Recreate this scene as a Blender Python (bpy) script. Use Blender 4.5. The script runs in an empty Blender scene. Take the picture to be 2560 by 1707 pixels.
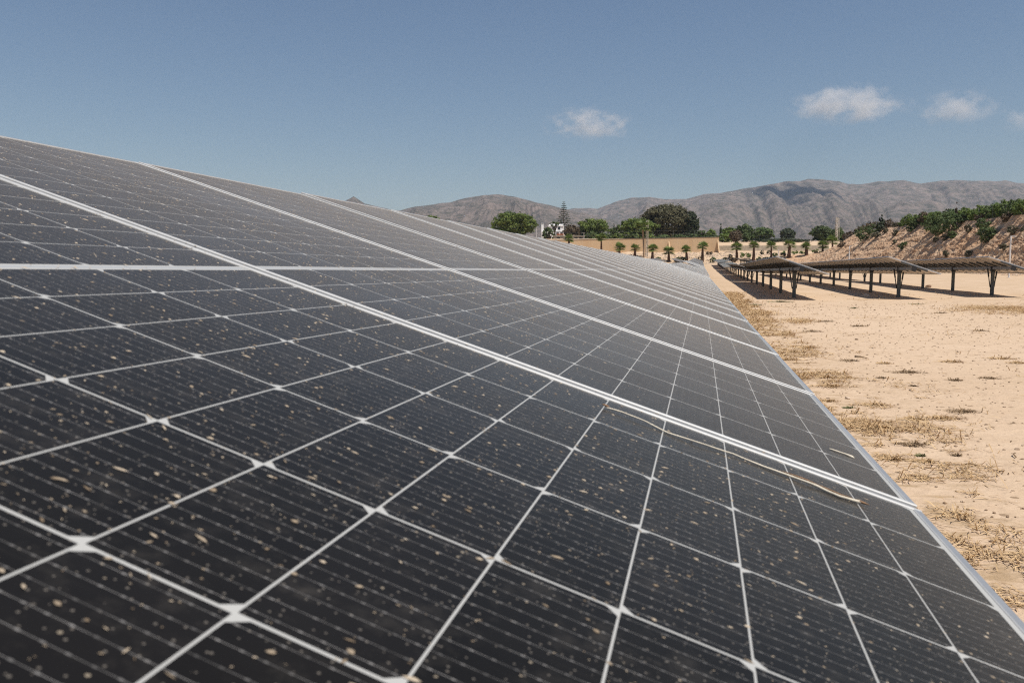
import bpy, math, random
import numpy as np
from mathutils import Vector, Matrix, noise as mn
R = math.radians
random.seed(7)
SC = bpy.context.scene
COL = SC.collection

# ------------------------------------------------------------------ camera, sky, sun, exposure
FPX, PCX, PCY, HZY = 2071.55, 1280.0, 853.5, 660.0      # focal length and horizon in photo pixels (2560 wide)
PITCH = math.atan((PCY - HZY) / FPX)
CZ = 1.30
cam = bpy.data.cameras.new('camera')
cam.sensor_width = 36.0
cam.lens = 36.0 * FPX / 2560.0
cam.clip_start = 0.02
cam.clip_end = 60000
cam.dof.use_dof = True
cam.dof.focus_distance = 5.0
cam.dof.aperture_fstop = 13.0
camo = bpy.data.objects.new('camera', cam)
camo.location = (0, 0, CZ)
camo.rotation_euler = (math.pi / 2 - PITCH, 0, 0)
COL.objects.link(camo)
SC.camera = camo

SUN_DIR = Vector((0.34, -0.30, 1.0)).normalized()
SUN_EL = math.asin(SUN_DIR.z)
W = bpy.data.worlds.new('World')
SC.world = W
W.use_nodes = True
wn = W.node_tree.nodes
bg = wn['Background']
sky = wn.new('ShaderNodeTexSky')
sky.sky_type = 'NISHITA'
sky.sun_disc = False
sky.sun_elevation = SUN_EL
sky.sun_rotation = math.atan2(SUN_DIR.x, SUN_DIR.y)
sky.air_density = 1.25
sky.dust_density = 0.6
sky.ozone_density = 2.6
gain = wn.new('ShaderNodeMix')
gain.data_type = 'RGBA'
gain.blend_type = 'MULTIPLY'
gain.inputs[0].default_value = 1.0
gain.inputs[7].default_value = (0.92, 0.982, 1.085, 1)      # white balance of the sky light
W.node_tree.links.new(sky.outputs[0], gain.inputs[6])
W.node_tree.links.new(gain.outputs[2], bg.inputs[0])
bg.inputs[1].default_value = 0.050
sl = bpy.data.lights.new('sun', 'SUN')
sl.energy = 4.15
sl.angle = R(0.53)
sl.color = (1.0, 0.94, 0.86)
so = bpy.data.objects.new('sun', sl)
so.rotation_euler = SUN_DIR.to_track_quat('Z', 'Y').to_euler()
so.location = (0, 0, 80)
COL.objects.link(so)
SC.view_settings.view_transform = 'Standard'
SC.view_settings.look = 'None'
SC.view_settings.exposure = 0.40
SC.view_settings.gamma = 1.0
SC.render.engine = 'CYCLES'
SC.cycles.use_denoising = False
SC.cycles.use_adaptive_sampling = False
SC.cycles.filter_width = 1.15
SC.cycles.max_bounces = 8
SC.cycles.diffuse_bounces = 3
SC.cycles.volume_bounces = 2
SC.cycles.sample_clamp_indirect = 6.0


def at(px, py, Y):
    """photo pixel -> world point at depth Y"""
    x = (px - PCX) / FPX
    y = (py - PCY) / FPX
    ca, sa = math.cos(PITCH), math.sin(PITCH)
    d = Vector((x, ca - y * sa, -y * ca - sa))
    k = Y / d.y
    return Vector((d.x * k, Y, CZ + d.z * k))


# ------------------------------------------------------------------ helpers
class MB:
    def __init__(s):
        s.v, s.f, s.m = [], [], []

    def add(s, vs, fs, mat=0):
        o = len(s.v)
        s.v += [tuple(p) for p in vs]
        s.f += [tuple(i + o for i in q) for q in fs]
        s.m += [mat] * len(fs)

    def box(s, c, d, M=None, mat=0):
        cx, cy, cz = c
        a, b, e = d[0] / 2, d[1] / 2, d[2] / 2
        vs = [Vector((cx + i * a, cy + j * b, cz + k * e)) for i in (-1, 1) for j in (-1, 1) for k in (-1, 1)]
        if M is not None:
            vs = [M @ p for p in vs]
        s.add(vs, [(0, 1, 3, 2), (4, 6, 7, 5), (0, 4, 5, 1), (2, 3, 7, 6), (0, 2, 6, 4), (1, 5, 7, 3)], mat)

    def tube(s, pts, rads, n=6, mat=0, cap=True):
        pts = [Vector(p) for p in pts]
        rings = []
        for i, p in enumerate(pts):
            d = (pts[min(i + 1, len(pts) - 1)] - pts[max(i - 1, 0)])
            if d.length < 1e-9:
                d = Vector((0, 0, 1))
            d.normalize()
            u = d.cross(Vector((0.31, 0.17, 0.93)) if abs(d.z) < 0.9 else Vector((1, 0.1, 0)))
            u.normalize()
            w = d.cross(u)
            rr = rads[i] if isinstance(rads, (list, tuple)) else rads
            rings.append([p + (u * math.cos(2 * math.pi * k / n) + w * math.sin(2 * math.pi * k / n)) * rr for k in range(n)])
        vs = [q for r in rings for q in r]
        fs = [(i * n + k, i * n + (k + 1) % n, (i + 1) * n + (k + 1) % n, (i + 1) * n + k) for i in range(len(pts) - 1) for k in range(n)]
        if cap:
            fs += [tuple(range(n - 1, -1, -1)), tuple(range((len(pts) - 1) * n, len(pts) * n))]
        s.add(vs, fs, mat)

    def beam(s, a, b, w, d=None, mat=0):
        """square bar from a to b"""
        a, b = Vector(a), Vector(b)
        z = (b - a)
        L = z.length
        z.normalize()
        x = z.cross(Vector((0, 1, 0.02)))
        if x.length < 1e-4:
            x = Vector((1, 0, 0))
        x.normalize()
        y = z.cross(x)
        M = Matrix(((x.x, y.x, z.x, a.x), (x.y, y.y, z.y, a.y), (x.z, y.z, z.z, a.z), (0, 0, 0, 1)))
        s.box((0, 0, L / 2), (w, d or w, L), M, mat)

    def mesh(s, name, mats, smooth=False):
        me = bpy.data.meshes.new(name)
        me.from_pydata(s.v, [], s.f)
        for m in (mats if isinstance(mats, (list, tuple)) else [mats]):
            me.materials.append(m)
        if any(s.m):
            me.polygons.foreach_set('material_index', s.m)
        if smooth:
            me.polygons.foreach_set('use_smooth', [True] * len(me.polygons))
        me.update()
        return me

    def build(s, name, mats, parent=None, smooth=False, loc=None):
        o = bpy.data.objects.new(name, s.mesh(name, mats, smooth))
        COL.objects.link(o)
        if loc is not None:
            o.location = loc
        if parent is not None:
            o.parent = parent
        return o


def tag(o, label=None, cat=None, group=None, kind=None):
    if label:
        o['label'] = label
    if cat:
        o['category'] = cat
    if group:
        o['group'] = group
    if kind:
        o['kind'] = kind
    return o


def empty(name, loc=(0, 0, 0), rz=0):
    o = bpy.data.objects.new(name, None)
    o.location = loc
    o.rotation_euler = (0, 0, rz)
    COL.objects.link(o)
    return o


def link_mesh(name, me, parent=None, mtx=None):
    o = bpy.data.objects.new(name, me)
    COL.objects.link(o)
    if parent is not None:
        o.parent = parent
    if mtx is not None:
        o.matrix_basis = mtx
    return o


# ------------------------------------------------------------------ material helpers
class NT:
    def __init__(s, name):
        s.mat = bpy.data.materials.new(name)
        s.mat.use_nodes = True
        s.t = s.mat.node_tree
        s.b = s.t.nodes['Principled BSDF']

    def n(s, kind, **kw):
        nd = s.t.nodes.new(kind)
        for k, v in kw.items():
            setattr(nd, k, v)
        return nd

    def val(s, sock, v):
        if isinstance(v, bpy.types.NodeSocket):
            s.t.links.new(v, sock)
        else:
            sock.default_value = v

    def m(s, op, a, b=0.0, c=0.0, clamp=False):
        nd = s.n('ShaderNodeMath', operation=op, use_clamp=clamp)
        s.val(nd.inputs[0], a)
        s.val(nd.inputs[1], b)
        s.val(nd.inputs[2], c)
        return nd.outputs[0]

    def noise(s, vec, scale, detail=4, rough=0.5, dist=0.0):
        nd = s.n('ShaderNodeTexNoise')
        s.val(nd.inputs['Vector'], vec)
        nd.inputs['Scale'].default_value = scale
        nd.inputs['Detail'].default_value = detail
        nd.inputs['Roughness'].default_value = rough
        nd.inputs['Distortion'].default_value = dist
        return nd.outputs[0]

    def voro(s, vec, scale, out='Distance', rand=1.0):
        nd = s.n('ShaderNodeTexVoronoi')
        s.val(nd.inputs['Vector'], vec)
        nd.inputs['Scale'].default_value = scale
        nd.inputs['Randomness'].default_value = rand
        return nd.outputs[out]

    def step(s, v, lo, hi):
        nd = s.n('ShaderNodeMapRange', clamp=True)
        s.val(nd.inputs[0], v)
        nd.inputs[1].default_value = lo
        nd.inputs[2].default_value = hi
        nd.inputs[3].default_value = 0
        nd.inputs[4].default_value = 1
        return nd.outputs[0]

    def mix(s, fac, a, b):
        nd = s.n('ShaderNodeMix', data_type='RGBA')
        s.val(nd.inputs[0], fac)
        for i, v in ((6, a), (7, b)):
            if isinstance(v, bpy.types.NodeSocket):
                s.t.links.new(v, nd.inputs[i])
            else:
                nd.inputs[i].default_value = (*v, 1)
        return nd.outputs[2]

    def map(s, vec, scale=(1, 1, 1), rot=(0, 0, 0)):
        nd = s.n('ShaderNodeMapping')
        s.val(nd.inputs[0], vec)
        nd.inputs['Rotation'].default_value = rot
        nd.inputs['Scale'].default_value = scale
        return nd.outputs[0]

    def obj(s):
        return s.n('ShaderNodeTexCoord').outputs['Object']

    def pos(s):
        return s.n('ShaderNodeNewGeometry').outputs['Position']

    def isl(s):
        return s.n('ShaderNodeNewGeometry').outputs['Random Per Island']

    def bump(s, h, strength=0.5, dist=0.1):
        nd = s.n('ShaderNodeBump')
        nd.inputs['Strength'].default_value = strength
        nd.inputs['Distance'].default_value = dist
        s.val(nd.inputs['Height'], h)
        s.t.links.new(nd.outputs[0], s.b.inputs['Normal'])

    def set(s, **kw):
        for k, v in kw.items():
            k = k.replace('_', ' ')
            if isinstance(v, tuple) and len(v) == 3:
                v = (*v, 1)
            s.val(s.b.inputs[k], v)
        return s.mat


def simple(name, col, rough=0.6, metal=0.0, var=0.25, scale=8.0, spec=0.5):
    t = NT(name)
    nz = t.noise(t.obj(), scale, 5, 0.6)
    dark = tuple(c * (1 - var) for c in col)
    lite = tuple(min(1, c * (1 + var)) for c in col)
    t.set(Base_Color=t.mix(t.step(nz, 0.3, 0.7), dark, lite), Roughness=rough, Metallic=metal)
    t.b.inputs['Specular IOR Level'].default_value = spec
    return t.mat


def leaf_mat(name, a, b, c, scale=0.6, trans=0.25):
    """foliage: tone per clump and per leaf"""
    t = NT(name)
    nz = t.noise(t.pos(), scale, 3, 0.55)
    c1 = t.mix(t.step(nz, 0.35, 0.65), a, b)
    c2 = t.mix(t.step(t.isl(), 0.55, 1.0), c1, c)
    t.set(Base_Color=c2, Roughness=0.55)
    t.b.inputs['Specular IOR Level'].default_value = 0.3
    tr = t.n('ShaderNodeBsdfTranslucent')
    t.t.links.new(c2, tr.inputs[0])
    mx = t.n('ShaderNodeMixShader')
    mx.inputs[0].default_value = trans
    t.t.links.new(t.b.outputs[0], mx.inputs[1])
    t.t.links.new(tr.outputs[0], mx.inputs[2])
    t.t.links.new(mx.outputs[0], t.t.nodes['Material Output'].inputs[0])
    return t.mat


# solar cells: half-cut cells 6 x 24 with white gaps, cut corners, busbars, dust and specks
def cell_material():
    t = NT('solar_cells')
    o = t.obj()
    sp = t.n('ShaderNodeSeparateXYZ')
    t.t.links.new(o, sp.inputs[0])
    x, y = sp.outputs[0], sp.outputs[1]
    y = t.m('SUBTRACT', t.m('FLOORED_MODULO', t.m('ADD', y, 0.575), 1.15), 0.575)
    ax = t.m('ABSOLUTE', x)
    rx = t.m('DIVIDE', t.m('SUBTRACT', ax, 0.009), 0.0925)
    fx = t.m('FRACT', rx)
    dx = t.m('MULTIPLY', t.m('MINIMUM', fx, t.m('SUBTRACT', 1.0, fx)), 0.0925)
    ry = t.m('DIVIDE', t.m('ADD', y, 0.555), 0.185)
    fy = t.m('FRACT', ry)
    dy = t.m('MULTIPLY', t.m('MINIMUM', fy, t.m('SUBTRACT', 1.0, fy)), 0.185)
    lx = t.m('LESS_THAN', dx, 0.00085)
    ly = t.m('LESS_THAN', dy, 0.0013)
    outer = t.m('MAXIMUM', t.m('GREATER_THAN', ax, 1.119), t.m('GREATER_THAN', t.m('ABSOLUTE', y), 0.555))
    mid = t.m('LESS_THAN', ax, 0.009)
    col_even = t.m('LESS_THAN', t.m('FLOORED_MODULO', t.m('FLOOR', ry), 2.0), 0.5)
    first = t.m('LESS_THAN', fx, 0.5)
    quad = t.m('LESS_THAN', t.m('ABSOLUTE', t.m('SUBTRACT', col_even, first)), 0.5)
    cham = t.m('MULTIPLY', t.m('LESS_THAN', t.m('ADD', dx, dy), 0.0112), quad)
    white = t.m('MAXIMUM', t.m('MAXIMUM', lx, ly), t.m('MAXIMUM', t.m('MAXIMUM', outer, mid), cham))
    ribbon = t.m('LESS_THAN', t.m('ABSOLUTE', t.m('SUBTRACT', ax, 0.0)), 0.0032)
    fb = t.m('ABSOLUTE', t.m('SUBTRACT', t.m('FRACT', t.m('MULTIPLY', fy, 11.0)), 0.5))
    pad = t.m('LESS_THAN', t.m('ABSOLUTE', t.m('SUBTRACT', t.m('FRACT', t.m('MULTIPLY', fx, 7.0)), 0.5)), 0.1)
    bus = t.m('LESS_THAN', fb, t.m('ADD', 0.014, t.m('MULTIPLY', pad, 0.026)))
    bvar = t.step(t.noise(o, 45, 2, 0.5), 0.35, 0.7)
    # neighbouring cells differ a touch
    cellid = t.n('ShaderNodeCombineXYZ')
    t.val(cellid.inputs[0], t.m('FLOOR', rx))
    t.val(cellid.inputs[1], t.m('FLOOR', ry))
    t.val(cellid.inputs[2], t.m('GREATER_THAN', x, 0.0))
    wn_ = t.n('ShaderNodeTexWhiteNoise')
    t.t.links.new(cellid.outputs[0], wn_.inputs[0])
    c = t.mix(wn_.outputs[0], (0.0030, 0.0029, 0.0034), (0.0058, 0.0055, 0.0063))
    c = t.mix(t.m('MULTIPLY', bus, t.m('ADD', 0.20, t.m('MULTIPLY', bvar, 0.5))), c, (0.30, 0.29, 0.28))
    c = t.mix(white, c, (0.38, 0.38, 0.365))
    c = t.mix(t.m('MULTIPLY', ribbon, 0.75), c, (0.30, 0.32, 0.34))
    # dust film, specks and dried drops
    pw = t.pos()
    film = t.step(t.noise(pw, 3.2, 6, 0.62), 0.35, 0.8)
    sm = t.step(t.noise(pw, 26.0, 5, 0.7), 0.52, 0.85)
    v1 = t.voro(pw, 95.0)
    on1 = t.m('GREATER_THAN', t.voro(pw, 95.0, 'Color'), 0.74)
    s1 = t.m('MULTIPLY', t.m('LESS_THAN', t.m('ADD', v1, t.m('MULTIPLY', t.noise(pw, 300.0, 2, 0.6), 0.16)), 0.19), on1)
    v2 = t.voro(pw, 230.0)
    on2 = t.m('GREATER_THAN', t.voro(pw, 230.0, 'Color'), 0.62)
    s2 = t.m('MULTIPLY', t.m('LESS_THAN', v2, 0.2), on2)
    v3 = t.voro(t.map(pw, (1, 1, 1.0), (0.2, 0.1, 0.6)), 27.0)
    on3 = t.m('GREATER_THAN', t.voro(t.map(pw, (1, 1, 1.0), (0.2, 0.1, 0.6)), 27.0, 'Color'), 0.66)
    s3 = t.m('MULTIPLY', t.step(t.m('SUBTRACT', 0.3, v3), 0.0, 0.2), on3)
    edge = t.step(x, 1.02, 1.13)
    dust = t.m('ADD', 0.0015, t.m('MULTIPLY', film, 0.011))
    dust = t.m('ADD', dust, t.m('MULTIPLY', sm, 0.05))
    streak = t.step(t.noise(t.map(o, (0.8, 26.0, 1.0)), 3.0, 5, 0.6), 0.60, 0.80)
    dust = t.m('ADD', dust, t.m('MULTIPLY', streak, 0.020))
    spl = t.step(t.noise(pw, 11.0, 7, 0.78), 0.66, 0.74)
    dust = t.m('ADD', dust, t.m('MULTIPLY', spl, 0.09))
    dust = t.m('ADD', dust, t.m('MULTIPLY', edge, 0.03))
    dust = t.m('ADD', dust, t.m('MULTIPLY', s2, 0.24))
    dust = t.m('ADD', dust, t.m('MULTIPLY', t.m('MULTIPLY', s3, t.step(t.noise(pw, 60.0, 5, 0.7), 0.4, 0.7)), 0.06), 0.0, True)
    c = t.mix(dust, c, (0.46, 0.41, 0.35))
    c = t.mix(t.m('MULTIPLY', s1, 0.62), c, (0.38, 0.32, 0.24))
    rough = t.m('ADD', 0.24, t.m('MULTIPLY', film, 0.10))
    t.set(Base_Color=c, Roughness=rough)
    t.b.inputs['IOR'].default_value = 1.15
    t.b.inputs['Specular Tint'].default_value = (1.0, 0.90, 0.79, 1)
    t.b.inputs['Sheen Weight'].default_value = 1.0
    t.b.inputs['Sheen Roughness'].default_value = 0.18
    t.b.inputs['Sheen Tint'].default_value = (1.0, 0.93, 0.82, 1)
    # loose dust lying on the glass
    du = t.n('ShaderNodeBsdfSheen')
    du.inputs['Color'].default_value = (0.120, 0.108, 0.080, 1)
    du.inputs['Roughness'].default_value = 0.42
    ad = t.n('ShaderNodeAddShader')
    t.t.links.new(t.b.outputs[0], ad.inputs[0])
    t.t.links.new(du.outputs[0], ad.inputs[1])
    t.t.links.new(ad.outputs[0], t.t.nodes['Material Output'].inputs[0])
    return t.mat


M_CELL = cell_material()
M_BACK = simple('backsheet', (0.68, 0.59, 0.51), 0.6, 0, 0.05, 3)
M_FRAME = simple('anodised_frame', (0.47, 0.47, 0.46), 0.55, 0.15, 0.08, 30)
M_LIP = simple('bare_aluminium', (0.40, 0.415, 0.43), 0.45, 0.65, 0.08, 20)
M_STRIP = simple('clamp_strip', (0.33, 0.33, 0.325), 0.55, 0.3, 0.2, 30)
M_LITEDGE = simple('lit_edge_white', (0.80, 0.80, 0.79), 0.5, 0, 0.05, 5)  # brightness of a sunlit frame edge, put into the colour
M_RAIL = simple('rail_steel', (0.07, 0.068, 0.065), 0.6, 0.2, 0.2, 9)
M_TUBE = simple('galvanised_tube', (0.30, 0.29, 0.28), 0.5, 0.5, 0.2, 7)
M_POST = simple('post_steel', (0.105, 0.115, 0.115), 0.55, 0.35, 0.25, 11)
M_BLACK = simple('black_rubber', (0.018, 0.018, 0.02), 0.6, 0, 0.2, 11)

# ------------------------------------------------------------------ terrain
WX0, WY0 = 64.0, 258.0                    # right end of the ochre wall


def wall_y(X):
    return WY0 + (WX0 - X) * 0.16


PROF = [(-400, -0.1), (-80, -0.2), (0, -0.22), (36, -0.24), (90, -0.25), (130, 0.0), (180, 0.55), (228, 1.1), (236, 1.45), (240, 2.3), (243, 3.1), (250, 4.0), (257.5, 4.9)]
PROF_L = PROF + [(258.4, 5.0), (259.6, 9.3), (330, 10.3), (1000, 20), (3000, 60), (5200, 120), (9000, 125)]
PROF_R = PROF + [(262.0, 5.2), (263.2, 6.9), (275, 8.2), (292, 9.3), (330, 10.3), (1000, 20), (3000, 60), (5200, 120), (9000, 125)]


def lerp(P, y):
    if y <= P[0][0]:
        return P[0][1]
    for (a, b), (c, d) in zip(P, P[1:]):
        if y <= c:
            return b + (d - b) * (y - a) / (c - a)
    return P[-1][1]


def ground(X, Y, fine=True):
    yy = Y
    if X < WX0 and Y > 200:
        k = min(1, (Y - 200) / 50)
        yy = Y - (wall_y(X) - WY0) * k
    a = lerp(PROF_L, yy)
    if X > WX0 - 1.5:
        b = lerp(PROF_R, yy)
        k = min(1, (X - (WX0 - 1.5)) / 2.0)
        a = a + (b - a) * k
    if fine:
        a += 0.05 * mn.noise(Vector((X * 0.09, Y * 0.09, 0))) + 0.018 * mn.noise(Vector((X * 0.6, Y * 0.6, 3)))
        if 232 < yy < 258:
            a += 0.45 * mn.noise(Vector((X * 0.35, Y * 0.35, 9)))
    return a


def ground_axis():
    ys = [-60, -30, -12]
    y = -6.0
    while y < 60:
        ys.append(y)
        y += 0.5 if y < 25 else 1.0
    while y < 232:
        ys.append(y)
        y += 3.0
    while y < 268:
        ys.append(y)
        y += 0.6
    while y < 340:
        ys.append(y)
        y += 6
    for q in (400, 500, 650, 800, 1000, 1400, 2000, 3000, 4000, 5200, 7000, 9000):
        ys.append(q)
    xs = []
    x = -4.0
    while x < 40:
        xs.append(x)
        x += 0.5 if x < 12 else 1.0
    while x < 130:
        xs.append(x)
        x += 2.0 if not 62 < x < 66 else 0.5
    for q in (140, 160, 200, 260, 350, 500, 800, 1300, 2200, 3800, 6500):
        xs.append(q)
    l = []
    x = -5.0
    while x > -60:
        l.append(x)
        x -= 3
    for q in (-70, -90, -130, -200, -350, -600, -1200, -2500, -5000):
        l.append(q)
    return sorted(l) + xs, ys


def build_ground():
    xs, ys = ground_axis()
    v = [(x, y, ground(x, y)) for y in ys for x in xs]
    n = len(xs)
    f = [(j * n + i, j * n + i + 1, (j + 1) * n + i + 1, (j + 1) * n + i) for j in range(len(ys) - 1) for i in range(n - 1)]
    t = NT('dry_sand')
    p = t.pos()
    big = t.step(t.noise(p, 0.16, 5, 0.6), 0.3, 0.72)
    med = t.step(t.noise(p, 1.3, 6, 0.65), 0.3, 0.75)
    fine = t.step(t.noise(p, 11.0, 6, 0.7), 0.25, 0.75)
    c = t.mix(big, (0.525, 0.39, 0.265), (0.60, 0.46, 0.33))
    c = t.mix(t.m('MULTIPLY', med, 0.5), c, (0.60, 0.46, 0.33))
    c = t.mix(t.m('MULTIPLY', fine, 0.45), c, (0.42, 0.29, 0.185))
    stn = t.step(t.noise(t.map(p, (0.5, 1.6, 1)), 0.9, 7, 0.72), 0.52, 0.66)
    c = t.mix(t.m('MULTIPLY', stn, 0.28), c, (0.38, 0.265, 0.165))
    # worn straw litter: streaks running across, thick beside the row and in a few bands
    sp = t.n('ShaderNodeSeparateXYZ')
    t.t.links.new(p, sp.inputs[0])
    nn = t.m('SUBTRACT', t.m('MULTIPLY', sp.outputs[0], 0.975), t.m('MULTIPLY', sp.outputs[1], 0.222))
    band = t.m('MULTIPLY', t.step(nn, -0.4, 0.5), t.m('SUBTRACT', 1.0, t.step(nn, 1.2, 2.6)))
    farl = t.step(sp.outputs[1], 26, 40)
    litter = t.step(t.noise(t.map(p, (1.0, 2.2, 1)), 2.6, 7, 0.72), 0.50, 0.62)
    where = t.step(t.noise(p, 0.42, 4, 0.6), 0.55, 0.72)
    k = t.m('MAXIMUM', t.m('MULTIPLY', band, 0.9), t.m('MULTIPLY', where, 0.55))
    k = t.m('MULTIPLY', k, litter)
    c = t.mix(t.m('MULTIPLY', k, 0.75), c, (0.27, 0.18, 0.085))
    # far strips of straw under and between the rows
    st = t.step(t.noise(t.map(p, (0.35, 1.5, 1)), 1.2, 6, 0.7), 0.48, 0.66)
    c = t.mix(t.m('MULTIPLY', t.m('MULTIPLY', st, farl), 0.8), c, (0.36, 0.245, 0.13))
    brk = t.step(t.noise(t.map(p, (0.7, 1.0, 1)), 2.2, 7, 0.8), 0.56, 0.66)
    c = t.mix(t.m('MULTIPLY', brk, 0.45), c, (0.30, 0.20, 0.115))
    # pebbles and crumbs
    v1 = t.voro(p, 5.5)
    o1 = t.m('GREATER_THAN', t.voro(p, 5.5, 'Color'), 0.55)
    c = t.mix(t.m('MULTIPLY', t.m('MULTIPLY', t.m('LESS_THAN', v1, 0.16), o1), 0.7), c, (0.20, 0.13, 0.075))
    v2 = t.voro(p, 17.0)
    o2 = t.m('GREATER_THAN', t.voro(p, 17.0, 'Color'), 0.7)
    c = t.mix(t.m('MULTIPLY', t.m('MULTIPLY', t.m('LESS_THAN', v2, 0.2), o2), 0.55), c, (0.25, 0.165, 0.10))
    # beyond the wall the plain is scrubby
    plain = t.step(sp.outputs[1], 300, 420)
    scrub = t.mix(t.step(t.noise(p, 0.02, 6, 0.7), 0.35, 0.65), (0.10, 0.11, 0.055), (0.30, 0.24, 0.16))
    c = t.mix(plain, c, scrub)
    t.set(Base_Color=c, Roughness=0.95)
    t.b.inputs['Specular IOR Level'].default_value = 0.15
    h = t.m('ADD', t.m('MULTIPLY', t.noise(p, 7.0, 7, 0.7), 0.7), t.m('MULTIPLY', t.noise(p, 1.6, 4, 0.6), 1.2))
    t.bump(h, 0.65, 0.08)
    me = bpy.data.meshes.new('ground')
    me.from_pydata(v, [], f)
    me.polygons.foreach_set('use_smooth', [True] * len(me.polygons))
    me.materials.append(t.mat)
    o = bpy.data.objects.new('ground', me)
    COL.objects.link(o)
    tag(o, kind='structure')


build_ground()

# ------------------------------------------------------------------ mountains
RIDGE_A = [(700, 522), (820, 515), (863, 502.5), (884, 491), (897, 500), (912, 510), (945, 516.5), (988, 527), (1001, 527), (1039, 516.5), (1083, 511), (1129, 506), (1146, 500), (1172, 494.5), (1210, 488.5), (1243, 487), (1287, 492), (1315, 499.5), (1340, 506), (1379, 515.6), (1417, 523), (1460, 534), (1520, 552), (1600, 572), (1700, 590), (1800, 600)]
RIDGE_B = [(1250, 570), (1330, 545), (1400, 528), (1437, 520), (1475, 521), (1493, 522.5), (1514, 513.6), (1539, 504.6), (1577, 495), (1623, 492.6), (1659, 498), (1715, 498), (1736, 492), (1761, 485.5), (1800, 483.5), (1850, 474), (1890, 467), (1920, 462.4), (1961, 454), (2001, 453), (2023, 447.4), (2064, 450), (2097, 453), (2116, 459), (2146, 461), (2173, 458), (2195, 453), (2220, 454), (2260, 450), (2282, 455.6), (2301, 459.7), (2345, 453), (2388, 450), (2429, 453), (2492, 453), (2514, 451.5), (2538, 457), (2570, 459), (2650, 452), (2760, 462), (2900, 455), (3100, 470)]


def mountain(name, ridge, dist, front, label_seed, foot_y):
    """a range whose crest stands dist metres away and whose foot reaches forward to front metres"""
    t0, t1 = ridge[0][0], ridge[-1][0]
    NU = 700
    NV = 110
    v, f = [], []
    for i in range(NU + 1):
        px = t0 + (t1 - t0) * i / NU
        py = lerp(ridge, px)
        az = math.atan2((px - PCX) / FPX, math.cos(PITCH))
        # crest wanders in depth
        dd = dist * (1 + 0.05 * mn.noise(Vector((az * 9, label_seed, 0))))
        P = at(px, py, dd)
        hz = P.z
        for j in range(NV + 1):
            w = j / NV * 1.25                     # 0 foot, 1 crest, beyond: back side
            Y = front + (dd - front) * w
            X = P.x / dd * (front + (dd - front) * (0.15 + 0.85 * w)) if w < 1 else P.x / dd * Y
            if w <= 1:
                s = w ** 1.5 * 0.6 + w * 0.4
            else:
                s = 1 - (w - 1) * 2.2
            z = foot_y + (hz - foot_y) * s
            # spurs and ravines run down from the crest; side gullies branch off them
            warp = mn.noise(Vector((az * 14, w * 1.3, label_seed))) * 0.05
            q = Vector(((az + warp) * 21, w * 1.15, label_seed))
            rg = 0
            amp = 1
            for o_ in range(5):
                rg += amp * (1 - abs(mn.noise(Vector((q.x * 2 ** o_, q.y * 1.6 ** o_, q.z + o_))) * 2.0)) * 0.5
                amp *= 0.55
            env = math.sin(min(1, w) * math.pi) ** 0.6 if w < 1 else 0
            z += (rg - 0.62) * (hz - foot_y) * 0.17 * env
            z += 55 * mn.noise(Vector((X * 0.0016, Y * 0.0013, label_seed + 5))) * env
            z += 9 * mn.noise(Vector((X * 0.011, Y * 0.007, 2))) * (0.4 + env) + 5 * mn.noise(Vector((X * 0.03, Y * 0.02, 4))) * (0.35 + env)
            v.append((X, Y, z))
    n = NV + 1
    f = [(i * n + j, (i + 1) * n + j, (i + 1) * n + j + 1, i * n + j + 1) for i in range(NU) for j in range(NV)]
    me = bpy.data.meshes.new(name)
    me.from_pydata(v, [], f)
    me.polygons.foreach_set('use_smooth', [True] * len(me.polygons))
    me.materials.append(M_MOUNT)
    o = bpy.data.objects.new(name, me)
    COL.objects.link(o)
    tag(o, kind='structure')
    return o


def mount_material():
    t = NT('mountain_rock')
    p = t.pos()
    a = t.step(t.noise(t.map(p, (1, 0.7, 1.6)), 0.0035, 8, 0.68), 0.32, 0.68)
    b = t.step(t.noise(t.map(p, (1, 0.6, 1.0)), 0.021, 8, 0.72), 0.42, 0.60)
    c = t.mix(a, (0.295, 0.225, 0.19), (0.185, 0.157, 0.14))
    c = t.mix(t.m('MULTIPLY', b, 0.85), c, (0.075, 0.075, 0.058))
    pale = t.step(t.noise(t.map(p, (1, 0.8, 1.5)), 0.0075, 7, 0.7), 0.60, 0.72)
    c = t.mix(t.m('MULTIPLY', pale, 0.6), c, (0.36, 0.30, 0.25))
    vv = t.voro(p, 0.035)
    c = t.mix(t.m('MULTIPLY', t.m('LESS_THAN', vv, 0.25), 0.55), c, (0.05, 0.058, 0.036))
    t.set(Base_Color=c, Roughness=1.0)
    t.b.inputs['Specular IOR Level'].default_value = 0.05
    t.bump(t.noise(p, 0.03, 8, 0.75), 1.0, 22.0)
    return t.mat


M_MOUNT = mount_material()
mountain('near_mountain', RIDGE_A, 3600, 1500, 3.7, 18)
mountain('far_mountain', RIDGE_B, 5200, 1900, 11.3, 24)

# ------------------------------------------------------------------ solar tables
PW, PL, PIT = 1.134, 2.278, 1.15
YAW = R(12.823)
UVEC = Vector((math.sin(YAW), math.cos(YAW), 0))
NVEC = Vector((math.cos(YAW), -math.sin(YAW), 0))


def rowpt(n, u):
    return NVEC * n + UVEC * u


def laminate_mesh():
    b = MB()
    x, y = PL / 2 - 0.003, PW / 2 - 0.003
    vs = [(i * x, j * y, k) for i in (-1, 1) for j in (-1, 1) for k in (-0.005, 0.0)]
    b.add(vs, [(1, 5, 7, 3)], 0)
    b.add(vs, [(0, 2, 6, 4), (0, 1, 3, 2), (4, 6, 7, 5), (0, 4, 5, 1), (2, 3, 7, 6)], 1)
    return b.mesh('laminate', [M_CELL, M_BACK])


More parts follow.
